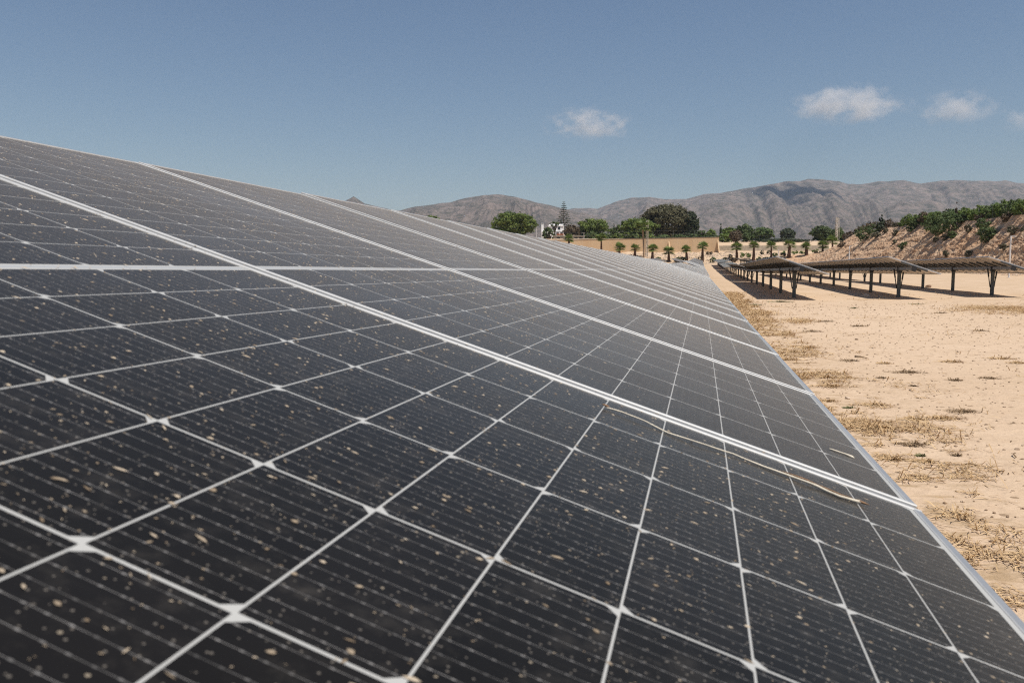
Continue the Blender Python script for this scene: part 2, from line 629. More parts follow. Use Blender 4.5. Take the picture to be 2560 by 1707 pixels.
def frame_mesh():
    b = MB()
    a, c = PL / 2, PW / 2
    lw, le, top, bot = 0.0105, 0.013, 0.0018, -0.033
    zc, zh = (top + bot) / 2, top - bot
    bm_boxes = [((0, c - lw / 2, zc), (PL, lw, zh)), ((0, -c + lw / 2, zc), (PL, lw, zh)),
                ((a - le / 2, 0, zc), (le, PW - 2 * lw, zh)), ((-a + le / 2, 0, zc), (le, PW - 2 * lw, zh))]
    for i_, (cc, d) in enumerate(bm_boxes):
        b.box(cc, d, None, 1 if i_ > 1 else 0)
    # return flange under the glass
    b.box((0, c - 0.018, bot + 0.001), (PL - 0.03, 0.015, 0.0018))
    b.box((0, -c + 0.018, bot + 0.001), (PL - 0.03, 0.015, 0.0018))
    me = b.mesh('frame', [M_FRAME, M_LIP])
    import bmesh
    bm = bmesh.new()
    bm.from_mesh(me)
    bmesh.ops.bevel(bm, geom=[e for e in bm.edges if e.calc_length() > 0.02], offset=0.0012, segments=1, affect='EDGES')
    bm.to_mesh(me)
    bm.free()
    return me


ME_LAM, ME_FRAME = laminate_mesh(), frame_mesh()


def basis(ex, ey, ez, o):
    return Matrix(((ex.x, ey.x, ez.x, o.x), (ex.y, ey.y, ez.y, o.y), (ex.z, ey.z, ez.z, o.z), (0, 0, 0, 1)))


def post_part(root, P0, top, gz, ey):
    """I-section post with a bearing head; top = tube centre"""
    b = MB()
    h = top.z - gz
    a = math.atan2(ey.x, ey.y)
    M = Matrix.Translation(Vector((top.x, top.y, gz)) - P0) @ Matrix.Rotation(-a, 4, 'Z')
    H = h - 0.05
    b.box((0, 0.05, H / 2 - 0.2), (0.15, 0.010, H + 0.4), M)
    b.box((0, -0.05, H / 2 - 0.2), (0.15, 0.010, H + 0.4), M)
    b.box((0, 0, H / 2 - 0.2), (0.010, 0.09, H + 0.4), M)
    o = b.build('post', M_POST, root)
    k = MB()
    k.box((0, 0, h - 0.12), (0.19, 0.14, 0.10), M)
    k.box((-0.095, 0, h), (0.02, 0.12, 0.24), M)
    k.box((0.095, 0, h), (0.02, 0.12, 0.24), M)
    k.box((0, 0, h + 0.085), (0.21, 0.12, 0.025), M)
    k.build('bearing', M_BLACK, o)
    return o, M, h


def solar_table(label, O, ex, ey, ez, js, zoff=None, thoff=None, detail=2, group='solar tracker tables', posts=None, jit=1.0, seed=0):
    """O: seam point of reference, js: panel indices; detail 2: panels with frames, 1: panels, 0: one array"""
    rnd = random.Random(seed)
    y0, y1 = js[0] * PIT, (js[-1] + 1) * PIT
    tz = -0.033 - 0.065 - 0.075
    base = O + ey * y0 + ez * tz
    P0 = Vector((base.x, base.y, ground(base.x, base.y)))
    root = empty('solar_table', P0)
    tag(root, label, 'solar table', group)
    if detail:
        for j in js:
            zo = zoff(j + 0.5) if zoff else 0
            th = thoff(j + 0.5) if thoff else 0
            th += rnd.gauss(0, 0.0012) * jit
            zo += rnd.gauss(0, 0.0012) * jit
            c = O + ey * ((j + 0.5) * PIT) + ez * zo + ex * rnd.gauss(0, 0.0025) * jit
            M = Matrix.Translation(-P0) @ basis(ex, ey, ez, c) @ Matrix.Rotation(th, 4, 'Y')
            p = link_mesh('solar_panel', ME_LAM, root, M)
            link_mesh('frame', ME_FRAME, p)
    else:
        b = MB()
        Mx = Matrix.Translation(-P0) @ basis(ex, ey, ez, O)
        n = len(js)
        x = PL / 2 - 0.01
        for j in js:
            yc = (j + 0.5) * PIT - y0 - 0.575 + 0.575
            vs = [(i * x, yc + k * (PW / 2 - 0.011), z) for i in (-1, 1) for k in (-1, 1) for z in (-0.005, 0.0)]
            b.add(vs, [(1, 5, 7, 3)], 0)
            b.add(vs, [(0, 2, 6, 4)], 1)
            for s in (-1, 1):
                b.box((0, yc + s * (PW / 2 - 0.0055), -0.016), (PL, 0.011, 0.035), None, 2)
            for s in (-1, 1):
                b.box((s * (PL / 2 - 0.006), yc, -0.016), (0.012, PW - 0.024, 0.035), None, 2)
        o = b.build('panel_array', [M_CELL, M_BACK, M_FRAME], root)
        o.matrix_basis = Mx @ Matrix.Translation((0, y0, 0))
    # mounting rails, one under every joint, and the torque tube
    Mx = Matrix.Translation(-P0) @ basis(ex, ey, ez, O)
    for j in list(js) + [js[-1] + 1]:
        b = MB()
        zo = zoff(j) if zoff else 0
        b.box((0, j * PIT, -0.033 - 0.033 + zo - 0.001), (1.15, 0.075, 0.064), Mx)
        if detail:
            b.build('mounting_rail', M_RAIL, root)
            if detail == 2:
                k = MB()
                k.box((0, j * PIT, -0.0065 + zo), (PL - 0.01, 0.0150, 0.010), Mx)
                k.build('joint_strip', M_STRIP, root)
        else:
            if j == js[0]:
                rb = MB()
            rb.add(b.v, b.f)
    if not detail:
        tag(rb.build('mounting_rail', M_RAIL, root), kind='stuff')
    b = MB()
    b.box((0, (y0 + y1) / 2, tz), (0.13, y1 - y0 + 0.25, 0.13), Mx)
    b.build('torque_tube', M_TUBE, root)
    if detail and zoff is None:
        b = MB()
        b.box((0, y0 + 0.002, -0.014), (PL, 0.012, 0.044), Mx)
        b.build('lit_edge_strip', M_LITEDGE, root)  # added white strip, painted to look like the sunlit end frame
    b = MB()
    b.box((0, y0 - 0.14, tz), (0.19, 0.05, 0.19), Mx)
    b.build('end_cap', M_BLACK, root)
    b = MB()
    b.box((0, y1 + 0.14, tz), (0.15, 0.03, 0.15), Mx)
    b.build('end_cap', M_BLACK, root)
    L = y1 - y0
    ps = posts or [y0 + 2.6 + 6.55 * i for i in range(int((L - 4.5) / 6.55) + 1)]
    for i, yy in enumerate(ps):
        top = O + ey * yy + ez * tz
        gz = ground(top.x, top.y)
        o, Mp, h = post_part(root, P0, top, gz, ey)
        if i in (0, len(ps) - 1) and detail:
            for s in (-1, 1):
                d = MB()
                q = ez * (-0.07) + ex * (0.22 * s)
                a_ = (top - P0) + q + ey * 0.05
                c_ = Vector((top.x, top.y, gz + 0.42)) - P0 + NVEC * (0.09 * s) + ey * 0.02
                d.tube([a_, a_.lerp(c_, 0.45)], 0.035, 8)
                d.tube([a_.lerp(c_, 0.42), c_], 0.022, 8)
                d.build('damper', M_BLACK, root)
    return root


# foreground table: axes measured from the photograph
O1 = Vector((-0.452, 1.4435, 1.2918))
EX1 = Vector((0.9254, -0.21371, -0.31298)).normalized()
EY1 = Vector((0.22193, 0.97501, -0.00956)).normalized()
EZ1 = EX1.cross(EY1)
ZK = [0.0015, 0.0015, 0.0063, 0.0097, 0.0131, 0.0178, 0.0226, 0.0271, 0.0311]
TK = [-0.0015, -0.0029, -0.0015, 0.0022, 0.0006, 0.0018, 0.0015, 0.0024, 0.0040]


def zk(j):
    if j <= 0:
        return 0.0012
    if j >= 8:
        return ZK[8] + (j - 8) * 0.0043
    i = int(j)
    return ZK[i] + (ZK[i + 1] - ZK[i]) * (j - i)


def tk(j):
    if j <= 0:
        return -0.0015
    if j >= 8:
        return TK[8]
    i = int(j)
    return TK[i] + (TK[i + 1] - TK[i]) * (j - i)


solar_table('huge dusty dark solar table filling the foreground, a dry straw lying on it', O1, EX1, EY1, EZ1,
            list(range(-3, 33)), zk, tk, 2, seed=1, jit=0.35)


def row_table(label, n, u0, npan, tilt, detail, hz=1.31, seed=0, dz0=0, dz1=0):
    L = npan * PIT
    a, c = rowpt(n, u0), rowpt(n, u0 + L)
    pa = Vector((a.x, a.y, ground(a.x, a.y, False) + hz + dz0))
    pc = Vector((c.x, c.y, ground(c.x, c.y, False) + hz + dz1))
    ey = (pc - pa).normalized()
    hx = Vector((ey.y, -ey.x, 0)).normalized()
    up = hx.cross(ey)
    ex = hx * math.cos(tilt) - up * math.sin(tilt)
    ez = ex.cross(ey)
    O = pa + ez * 0.173
    return solar_table(label, O, ex, ey, ez, list(range(npan)), None, None, detail, seed=seed)


NO, NA, NB_, NC_ = -0.76, 4.15, 9.05, 13.95
T = R(19.4)
row_table('second solar table of the foreground row, bright and end-on past the first one', NO, 39.6, 33, T * 0.75, 1, hz=1.22, seed=2, dz0=-0.12)
row_table('third solar table of the foreground row, far off before the ground rises', NO, 80, 33, T, 1, seed=3)
row_table('fourth solar table of the foreground row, on rising ground', NO, 120.5, 33, T, 0, seed=4)
row_table('fifth solar table of the foreground row, next to last before the palms', NO, 160.5, 33, T, 0, seed=5)
row_table('farthest pale table of the foreground row, its corner pointing up before the palms', NO, 199.5, 26, T, 0, seed=6)
row_table('near solar table on dark posts left of the three that show their undersides', NA, 37.2, 33, T, 2, seed=7, dz0=0.02, dz1=-0.33)
row_table('near solar table standing in the middle of the three on the right', NB_, 39.4, 33, T, 2, seed=8, dz0=0.02, dz1=-0.28)
row_table('near solar table at the right edge of the photo below the embankment', NC_, 42.4, 33, T, 2, seed=9, dz0=0.04, dz1=-0.25)
row_table('second solar table behind the left one of the three, lower corner in its shade', NA, 76.5, 33, T, 1, seed=10, dz0=-0.33, dz1=-0.40)
row_table('third table of the left underside row, turned so that its top shines white', NA, 116.5, 33, R(-5), 0, seed=11, dz0=-0.38, dz1=-0.15)
row_table('fourth table of the left underside row, a thin white edge with dark legs', NA, 156, 33, R(-6), 0, seed=12)
row_table('last table of the left underside row, white tip nearest the rubble bank', NA, 195.5, 29, R(-7), 0, seed=13)
row_table('second solar table behind the middle one of the three', NB_, 79, 33, T, 1, seed=14, dz0=-0.3, dz1=-0.4)
row_table('far dark table on thin legs above the left near table, left one of two', NB_, 150, 50, T, 0, seed=15)
row_table('second solar table behind the right-hand one of the three', NC_, 82, 33, T, 1, seed=16, dz0=-0.3, dz1=-0.4)
row_table('far dark table on thin legs above the left near table, right one of two', NC_, 150, 50, T, 0, seed=17)
row_table('pale tip of a far table just left of the farthest foreground one', -5.66, 190, 34, T, 0, seed=18)
row_table('pale tip of a far table, second to the left of the farthest foreground one', -10.56, 190, 34, T, 0, seed=19)
row_table('pale sliver of a far table, third to the left of the farthest foreground one', -15.46, 190, 34, T, 0, seed=20)


def on_panel(s, y, h=0.0):
    """point on the foreground glass: s down the slope from the seam, y along the row"""
    return O1 + EX1 * s + EY1 * y + EZ1 * (zk(y / PIT) + h)


# ------------------------------------------------------------------ straw and chaff on the foreground table
M_STRAW = simple('pale_straw', (0.60, 0.54, 0.43), 0.75, 0, 0.22, 60)
M_CHAFF = None
t = NT('chaff')
t.set(Base_Color=t.mix(t.isl(), (0.18, 0.13, 0.08), (0.45, 0.375, 0.28)), Roughness=0.85)
M_CHAFF = t.mat


def pix_panel(px, py):
    o = Vector((0, 0, CZ))
    d = at(px, py, 10) - o
    k = (O1 - o).dot(EZ1) / d.dot(EZ1)
    p = o + d * k - O1
    return p.dot(EX1), p.dot(EY1)


def straw(label, pxs, r, name='straw'):
    pts = []
    n = len(pxs)
    for i, (a, b) in enumerate(pxs):
        s, y = pix_panel(a, b)
        pts.append(on_panel(s, y, r + 0.002 * math.sin(i * 2.1) ** 2 + 0.001))
    fine = []
    for i in range(len(pts) - 1):
        for k in range(4):
            q = pts[i].lerp(pts[i + 1], k / 4)
            fine.append(q + EZ1 * (0.0012 * mn.noise(q * 30)) + EY1 * (0.002 * mn.noise(q * 14)))
    fine.append(pts[-1])
    L = len(fine)
    rads = [r * (0.7 + 0.9 * max(0, (i / L - 0.5) * 2)) * (0.75 + 0.5 * abs(mn.noise(fine[i] * 40))) * (0.35 if i in (0, L - 1) else 1) for i in range(L)]
    b = MB()
    b.tube([p - fine[0] for p in fine], rads, 6)
    o = b.build(name, M_STRAW, None, True, fine[0])
    tag(o, label, 'straw')
    return o, fine


st, fn = straw('long bent dry straw lying along the frame of the nearest panel', [(1508, 1023), (1552, 1040), (1610, 1063), (1668, 1088), (1740, 1115), (1830, 1143), (1905, 1172), (1982, 1202), (2040, 1225), (2095, 1248), (2158, 1268)], 0.0021)
M_HUSK = simple('brown_husk', (0.24, 0.14, 0.075), 0.85, 0, 0.4, 120)
for fr, L, w in ((0.0, 0.016, 0.0016), (0.74, 0.07, 0.0011), (0.88, 0.06, 0.0012), (0.99, 0.03, 0.0018)):
    k0 = int(fr * (len(fn) - 1))
    seg = [fn[max(0, min(len(fn) - 1, k0 + q))] - fn[0] for q in (-3, -1, 1, 3)] if 0 < fr < 0.95 else [fn[k0] - fn[0] + EX1 * (q * L * 0.25) for q in (-1, 0, 1, 2)]
    b = MB()
    b.tube([p + EZ1 * (0.0028 if fr < 0.95 else 0.001) for p in seg], [w * 0.3, w, w * 0.9, w * 0.2], 5)
    b.build('husk', M_HUSK, st, True)
straw('short pale straw on the second panel near its lower corner', [(2070, 1127), (2085, 1134), (2108, 1142), (2133, 1151)], 0.0022)

rnd = random.Random(99)
b = MB()
N = 0
while N < 20000:
    y = rnd.uniform(-1.2, 3.4)
    s = rnd.uniform(-1.12, 1.12)
    if rnd.random() > 0.45 + 0.65 * mn.noise(Vector((s * 3, y * 3, 5))) + 0.25:
        continue
    if y > 1.15 and rnd.random() > 0.75:
        continue
    big = rnd.random()
    Lf = rnd.uniform(0.0006, 0.0014) if big < 0.62 else (rnd.uniform(0.0014, 0.0030) if big < 0.955 else rnd.uniform(0.003, 0.0058))
    wf = Lf * rnd.uniform(0.18, 0.6) if Lf < 0.003 else Lf * rnd.uniform(0.10, 0.28)
    a = rnd.gauss(0, 0.6)
    ca, sa = math.cos(a), math.sin(a)
    d = EX1 * ca + EY1 * sa
    e = EY1 * ca - EX1 * sa
    c = on_panel(s, y, 0.0012)
    vs = [c + d * Lf, c + e * wf + d * Lf * 0.3 + EZ1 * wf * 0.3, c - d * Lf * 0.4 + e * wf * 0.8 + EZ1 * wf * 0.2, c - d * Lf, c - e * wf * 0.9 - d * Lf * 0.2, c + d * Lf * 0.45 - e * wf * 0.8, c + EZ1 * wf * 0.7]
    b.add(vs, [(0, 1, 6), (1, 2, 6), (2, 3, 6), (3, 4, 6), (4, 5, 6), (5, 0, 6)])
    N += 1
tag(b.build('chaff', M_CHAFF), kind='stuff')

# ------------------------------------------------------------------ embankment on the right
def emb_toe(Y):
    return 66.2 + (Y - 108) * 0.088


def emb_crest(Y):
    return 72.6 + (Y - 118) * 0.135


def emb_top(Y):
    z = 8.2 + (Y - 118) * 0.014
    z += 0.35 * mn.noise(Vector((Y * 0.07, 0, 1)))
    if Y > 196:
        k = min(1, (Y - 196) / 40)
        z = z + (4.6 - z) * k * k * (3 - 2 * k)
    return z


def emb_point(Y, w):
    """w 0 toe .. 1 crest, beyond 1 the plateau (in metres after the crest)"""
    xt, xc = emb_toe(Y), emb_crest(Y)
    zt = ground(xt, Y, False) - 0.15 + 0.35
    zc = emb_top(Y)
    if w < 0:
        return Vector((xt + w * 6, Y, ground(xt + w * 6, Y, False) - 0.5 if w < -0.5 else zt - 0.3))
    if w <= 1:
        s = w ** 0.9
        x = xt + (xc - xt) * w
        z = zt + (zc - zt) * s
        q = Vector((x * 0.5, Y * 0.33, z * 0.5))
        amp = math.sin(math.pi * min(1, w * 0.93 + 0.07)) ** 0.5
        d = 0.32 * mn.noise(q * 0.45) + 0.12 * abs(mn.noise(q * 1.3)) + 0.13 * mn.noise(q * 3.1) + 0.16 * mn.noise(q * 7.0)
        # gullies down the face
        g = mn.noise(Vector((Y * 0.55 + x * 0.2, z * 0.06, 7)))
        g2 = mn.noise(Vector((Y * 1.5 + x * 0.3, z * 0.12, 17)))
        d -= 0.55 * max(0, g) + 0.22 * max(0, g2)
        # broken rock ledges
        led = mn.noise(Vector((Y * 0.16, z * 1.3, 3)))
        d += 0.22 * led
        return Vector((x - d * amp, Y, z + 0.25 * d * amp))
    e = w - 1
    return Vector((xc + e, Y, zc + 0.02 * e + 0.12 * mn.noise(Vector((xc * 0.4 + e * .4, Y * 0.4, 2)))))


def build_embankment():
    ys = []
    y = 62.0
    while y < 246:
        ys.append(y)
        y += 0.30
    ws = [-1.0, -0.3] + [i / 52 for i in range(53)] + [1 + e for e in (0.5, 1.5, 3, 6, 12, 25, 60)]
    v = [emb_point(y, w) for y in ys for w in ws]
    n = len(ws)
    f = [(i * n + j, i * n + j + 1, (i + 1) * n + j + 1, (i + 1) * n + j) for i in range(len(ys) - 1) for j in range(n - 1)]
    t = NT('rubble_earth')
    p = t.pos()
    a = t.step(t.noise(t.map(p, (1, 0.6, 1.7)), 0.30, 6, 0.68), 0.34, 0.66)
    c = t.mix(a, (0.52, 0.315, 0.18), (0.64, 0.47, 0.325))
    b_ = t.step(t.noise(t.map(p, (1, 0.8, 2.2)), 1.4, 7, 0.75), 0.46, 0.62)
    c = t.mix(t.m('MULTIPLY', b_, 0.55), c, (0.29, 0.165, 0.095))
    g = t.step(t.noise(t.map(p, (1.0, 1.0, 0.55)), 0.75, 6, 0.7), 0.52, 0.66)
    c = t.mix(t.m('MULTIPLY', g, 0.55), c, (0.31, 0.255, 0.19))
    r = t.step(t.noise(p, 5.0, 4, 0.7), 0.58, 0.70)
    c = t.mix(t.m('MULTIPLY', r, 0.6), c, (0.66, 0.56, 0.45))
    red = t.step(t.noise(t.map(p, (1, 0.7, 2.6)), 0.5, 5, 0.7), 0.60, 0.70)
    c = t.mix(t.m('MULTIPLY', red, 0.55), c, (0.36, 0.16, 0.08))
    t.set(Base_Color=c, Roughness=1.0)
    t.b.inputs['Specular IOR Level'].default_value = 0.1
    h = t.m('ADD', t.noise(p, 2.2, 8, 0.75), t.m('MULTIPLY', t.voro(p, 1.6), 0.8))
    t.bump(h, 0.9, 0.35)
    me = bpy.data.meshes.new('embankment')
    me.from_pydata([tuple(q) for q in v], [], f)
    me.materials.append(t.mat)
    o = bpy.data.objects.new('embankment', me)
    COL.objects.link(o)
    tag(o, kind='structure')


build_embankment()


def emb_at(px, py):
    """place on the embankment seen at a photo pixel"""
    best = None
    for i in range(0, 150):
        Y = 75 + i * 1.1
        for j in range(0, 41):
            w = j / 40 * 1.0
            xt, xc = emb_toe(Y), emb_crest(Y)
            zt, zc = ground(xt, Y, False) + 0.2, emb_top(Y)
            q = Vector((xt + (xc - xt) * w, Y, zt + (zc - zt) * w ** 0.9))
            ca, sa = math.cos(PITCH), math.sin(PITCH)
            zf = q.y * ca - (q.z - CZ) * sa
            yd = -(q.z - CZ) * ca - q.y * sa
            u, v_ = PCX + FPX * q.x / zf, PCY + FPX * yd / zf
            e = (u - px) ** 2 + (v_ - py) ** 2
            if best is None or e < best[0]:
                best = (e, Y, w)
    return emb_point(best[1], best[2])


# ------------------------------------------------------------------ foliage
L_PINE = leaf_mat('pine_leaf', (0.065, 0.105, 0.022), (0.135, 0.185, 0.036), (0.19, 0.235, 0.055), 0.5)
L_OLIVE = leaf_mat('olive_leaf', (0.060, 0.060, 0.028), (0.115, 0.108, 0.052), (0.165, 0.15, 0.08), 0.45)
L_DARK = leaf_mat('dark_leaf', (0.045, 0.072, 0.022), (0.085, 0.12, 0.035), (0.12, 0.155, 0.05), 0.5)
L_CYPRESS = leaf_mat('cypress_leaf', (0.018, 0.030, 0.013), (0.038, 0.052, 0.020), (0.055, 0.07, 0.03), 0.7, 0.1)
L_BROWN = leaf_mat('brown_leaf', (0.075, 0.052, 0.030), (0.12, 0.088, 0.05), (0.16, 0.115, 0.07), 0.6, 0.12)
L_VINE = leaf_mat('vine_leaf', (0.085, 0.135, 0.028), (0.16, 0.225, 0.045), (0.22, 0.28, 0.07), 0.8, 0.3)
L_SHRUB = leaf_mat('shrub_leaf', (0.052, 0.085, 0.026), (0.095, 0.14, 0.040), (0.14, 0.18, 0.06), 0.9, 0.2)
L_GREY = leaf_mat('grey_shrub_leaf', (0.085, 0.080, 0.045), (0.13, 0.12, 0.07), (0.17, 0.15, 0.09), 0.9, 0.15)
L_PALM = leaf_mat('palm_leaf', (0.10, 0.145, 0.03), (0.165, 0.215, 0.05), (0.22, 0.27, 0.08), 1.2, 0.3)
M_BARK = simple('bark', (0.13, 0.095, 0.07), 0.9, 0, 0.3, 4)
M_OLDTR = simple('old_palm_trunk', (0.30, 0.205, 0.13), 0.95, 0, 0.35, 3)
M_PTRUNK = simple('palm_trunk', (0.105, 0.052, 0.030), 0.95, 0, 0.35, 6)


def leaves(b, lobes, n, size, rnd, flat=0.0, shell=0.35):
    """leaf clumps spread through ellipsoid lobes (cx,cy,cz,rx,ry,rz)"""
    vol = [l[3] * l[4] * l[5] for l in lobes]
    tot = sum(vol)
    for l, vv in zip(lobes, vol):
        k = max(4, int(n * vv / tot))
        # sub clumps give the lobe an uneven outline
        subs = []
        for _ in range(max(5, int(k / 26))):
            d = Vector((rnd.gauss(0, 1), rnd.gauss(0, 1), rnd.gauss(0, 1))).normalized()
            rr = rnd.uniform(0.45, 1.0) ** shell
            subs.append((d * rr, rnd.uniform(0.16, 0.34)))
        for _ in range(k):
            d, sr = rnd.choice(subs)
            q = d + Vector((rnd.gauss(0, 1), rnd.gauss(0, 1), rnd.gauss(0, 0.75))) * sr * 0.55
            c = Vector((l[0] + q.x * l[3], l[1] + q.y * l[4], l[2] + q.z * l[5]))
            nrm = (Vector((q.x, q.y, q.z + 0.35)) + Vector((rnd.gauss(0, .7), rnd.gauss(0, .7), rnd.gauss(0, .7)))).normalized()
            u = nrm.orthogonal().normalized()
            w = nrm.cross(u)
            a = rnd.uniform(0, 6.283)
            u, w = u * math.cos(a) + w * math.sin(a), w * math.cos(a) - u * math.sin(a)
            s = size * rnd.uniform(0.6, 1.35)
            b.add([c - u * s, c + w * s * 0.55 - u * s * 0.1, c + u * s, c - w * s * 0.5 + u * s * 0.15, c + nrm * s * 0.3],
                  [(0, 1, 4), (1, 2, 4), (2, 3, 4), (3, 0, 4)])


def tree(label, P, lobes, n, size, mat, name='tree', cat='tree', group=None, seed=1, trunk_r=0.25, limbs=True, shell=0.35):
    rnd = random.Random(seed)
    root = empty(name, P)
    tag(root, label, cat, group)
    b = MB()
    leaves(b, lobes, int(n * 1.5), size, rnd, shell=shell)
    b.build('crown', mat, root)
    b = MB()
    zc = min(l[2] for l in lobes)
    cx = sum(l[0] for l in lobes) / len(lobes)
    fork = Vector((cx * 0.3, 0, max(0.6, zc * 0.55)))
    b.tube([(0, 0, -0.4), fork * 0.5 + Vector((rnd.uniform(-.1, .1), 0, 0)), fork], [trunk_r * 1.25, trunk_r, trunk_r * 0.85], 7)
    if limbs:
        for l in lobes:
            c = Vector((l[0], l[1], l[2]))
            mid = fork.lerp(c, 0.55) + Vector((rnd.uniform(-.3, .3), rnd.uniform(-.3, .3), 0))
            b.tube([fork - Vector((0, 0, 0.2)), mid, c + Vector((0, 0, l[5] * 0.4))], [trunk_r * 0.6, trunk_r * 0.4, trunk_r * 0.12], 5)
    b.build('trunk', M_BARK, root, True)
    return root


def gpt(px, Y):
    p = at(px, 600, Y)
    return Vector((p.x, Y, ground(p.x, Y)))


def crown_from_px(x0, x1, ytop, ybot, Y, base, k, rnd, depth=1.0):
    """lobes that fill a crown of this seen size"""
    a, c = at(x0, ytop, Y), at(x1, ybot, Y)
    w, h = (c.x - a.x) / 2, (a.z - c.z) / 2
    cx, cz = (a.x + c.x) / 2 - base.x, (a.z + c.z) / 2 - base.z
    out = [(cx, 0, cz, w * 0.70, w * 0.70 * depth, h * 0.80)]
    for i in range(k):
        t_ = math.pi * (0.04 + 0.92 * (i + 0.5) / k)
        r = rnd.uniform(0.30, 0.46)
        out.append((cx - math.cos(t_) * w * (1 - r), rnd.uniform(-.45, .45) * w * depth, cz + (math.sin(t_) * 1.1 - 0.30) * h * (1 - r) * rnd.uniform(0.75, 1.0), w * r, w * r, h * r * 1.1))
    for i in range(max(2, k // 2)):
        f_ = (i + 0.5) / max(2, k // 2) * 2 - 1
        r = rnd.uniform(0.30, 0.40)
        out.append((cx + f_ * w * (1 - r), rnd.uniform(-.5, .1) * w * depth, cz - h * rnd.uniform(0.5, 0.75), w * r, w * r, h * r))
    return out


def px_tree(label, x0, x1, ytop, ybot, Y, mat, n=3200, size=0.42, k=7, seed=1, name='tree', cat='tree', group='trees behind the wall', trunk_r=0.28, depth=0.9):
    rnd = random.Random(seed * 31 + 5)
    P = gpt((x0 + x1) / 2, Y)
    return tree(label, P, crown_from_px(x0, x1, ytop, ybot, Y, P, k, rnd, depth), n, size, mat, name, cat, group, seed, trunk_r)


px_tree('yellow-green pine crown just peeping over the edge of the foreground table', 1052, 1108, 534, 584, 300, L_PINE, 1800, 0.4, 5, 2, 'pine_tree')
px_tree('broad yellow-green pine left of the white villa, its foot hidden by the table', 1219, 1343, 526, 600, 290, L_PINE, 5200, 0.42, 9, 3, 'pine_tree', trunk_r=0.4)
px_tree('sparse green tree in front of the white villa', 1352, 1392, 566, 604, 292, L_DARK, 520, 0.40, 6, 4)
px_tree('green tree crossing the roof of the white villa on its left half', 1374, 1400, 553, 567, 296, L_DARK, 150, 0.34, 4, 41)
px_tree('low brownish olive tree at the right side of the white villa', 1406, 1454, 561, 601, 288, L_BROWN, 2200, 0.38, 6, 5)
px_tree('rounded green pine right of the brownish tree by the villa', 1434, 1525, 543, 601, 292, L_PINE, 4300, 0.40, 8, 6, 'pine_tree', trunk_r=0.35)
px_tree('small grey-green tree between the two rounded green pines', 1518, 1548, 566, 600, 300, L_SHRUB, 1000, 0.36, 5, 7)
px_tree('green pine behind the lattice mast, left of the big dark tree', 1540, 1646, 542, 600, 286, L_PINE, 4600, 0.40, 8, 8, 'pine_tree', trunk_r=0.35)
px_tree('biggest tree, very broad with dark olive-brown foliage', 1594, 1738, 505, 606, 300, L_OLIVE, 11000, 0.44, 13, 9, trunk_r=0.7)
px_tree('dark narrow tree leaning against the right side of the biggest tree', 1708, 1749, 522, 604, 297, L_CYPRESS, 3000, 0.40, 6, 10, trunk_r=0.3)
px_tree('low pale green tree right of the biggest tree, left one of two', 1740, 1768, 574, 600, 300, L_SHRUB, 1000, 0.36, 5, 11)
px_tree('low pale green tree right of the biggest tree, right one of two', 1764, 1793, 572, 600, 298, L_VINE, 1000, 0.36, 5, 12)
px_tree('light green bushy tree directly right of the lone cypress', 1802, 1842, 568, 600, 296, L_PINE, 1500, 0.38, 6, 13)
px_tree('dark green pine above the brown bush on the wall', 1836, 1884, 558, 602, 300, L_DARK, 2600, 0.40, 7, 14, 'pine_tree')
px_tree('wide mid-green tree just past the right end of the wall', 1878, 1936, 566, 604, 296, L_SHRUB, 2800, 0.40, 7, 15)
px_tree('single round dark tree standing apart on the plain', 1947, 1990, 570, 600, 330, L_CYPRESS, 2200, 0.42, 6, 16, trunk_r=0.35)
px_tree('leafy grove tree left of the pylon at the foot of the embankment', 2026, 2084, 562, 606, 300, L_DARK, 3000, 0.40, 7, 17)
px_tree('leafy tree behind the pylon at the left end of the embankment', 2078, 2112, 566, 610, 292, L_DARK, 1800, 0.40, 6, 18)


for i_, (x0, x1, yt, Y_, m_) in enumerate(((1462, 1500, 578, 281, L_DARK), (1496, 1530, 583, 282, L_SHRUB), (1528, 1566, 580, 283, L_PINE), (1560, 1600, 584, 281, L_DARK), (1598, 1640, 582, 283, L_VINE),
                                          (1636, 1680, 586, 281, L_SHRUB), (1676, 1722, 585, 282, L_DARK), (1718, 1760, 583, 283, L_SHRUB), (1756, 1800, 585, 281, L_DARK), (1792, 1836, 582, 282, L_VINE), (1850, 1885, 580, 284, L_DARK))):
    px_tree('leafy shrub in the low green belt right behind the ochre wall', x0, x1, yt, 606, Y_, m_, 900, 0.34, 6, 80 + i_, 'shrub', 'shrub', 'green belt behind the ochre wall', 0.1)


def cypress(label, px, ytop, Y, w, seed):
    P = gpt(px, Y)
    h = at(px, ytop, Y).z - P.z
    lobes = [(0, 0, h * (0.12 + 0.8 * i / 6), w * (1.0 - 0.13 * i), w * (1.0 - 0.13 * i), h * 0.12) for i in range(7)]
    tree(label, P, lobes, 700, 0.28, L_CYPRESS, 'cypress_tree', 'cypress', 'trees behind the wall', seed, 0.15, False)


cypress('lone slender dark cypress rising behind the wall', 1801, 562, 290, 0.65, 21)
cypress('small dark cypress between the rounded green pines', 1535, 561, 310, 0.9, 22)


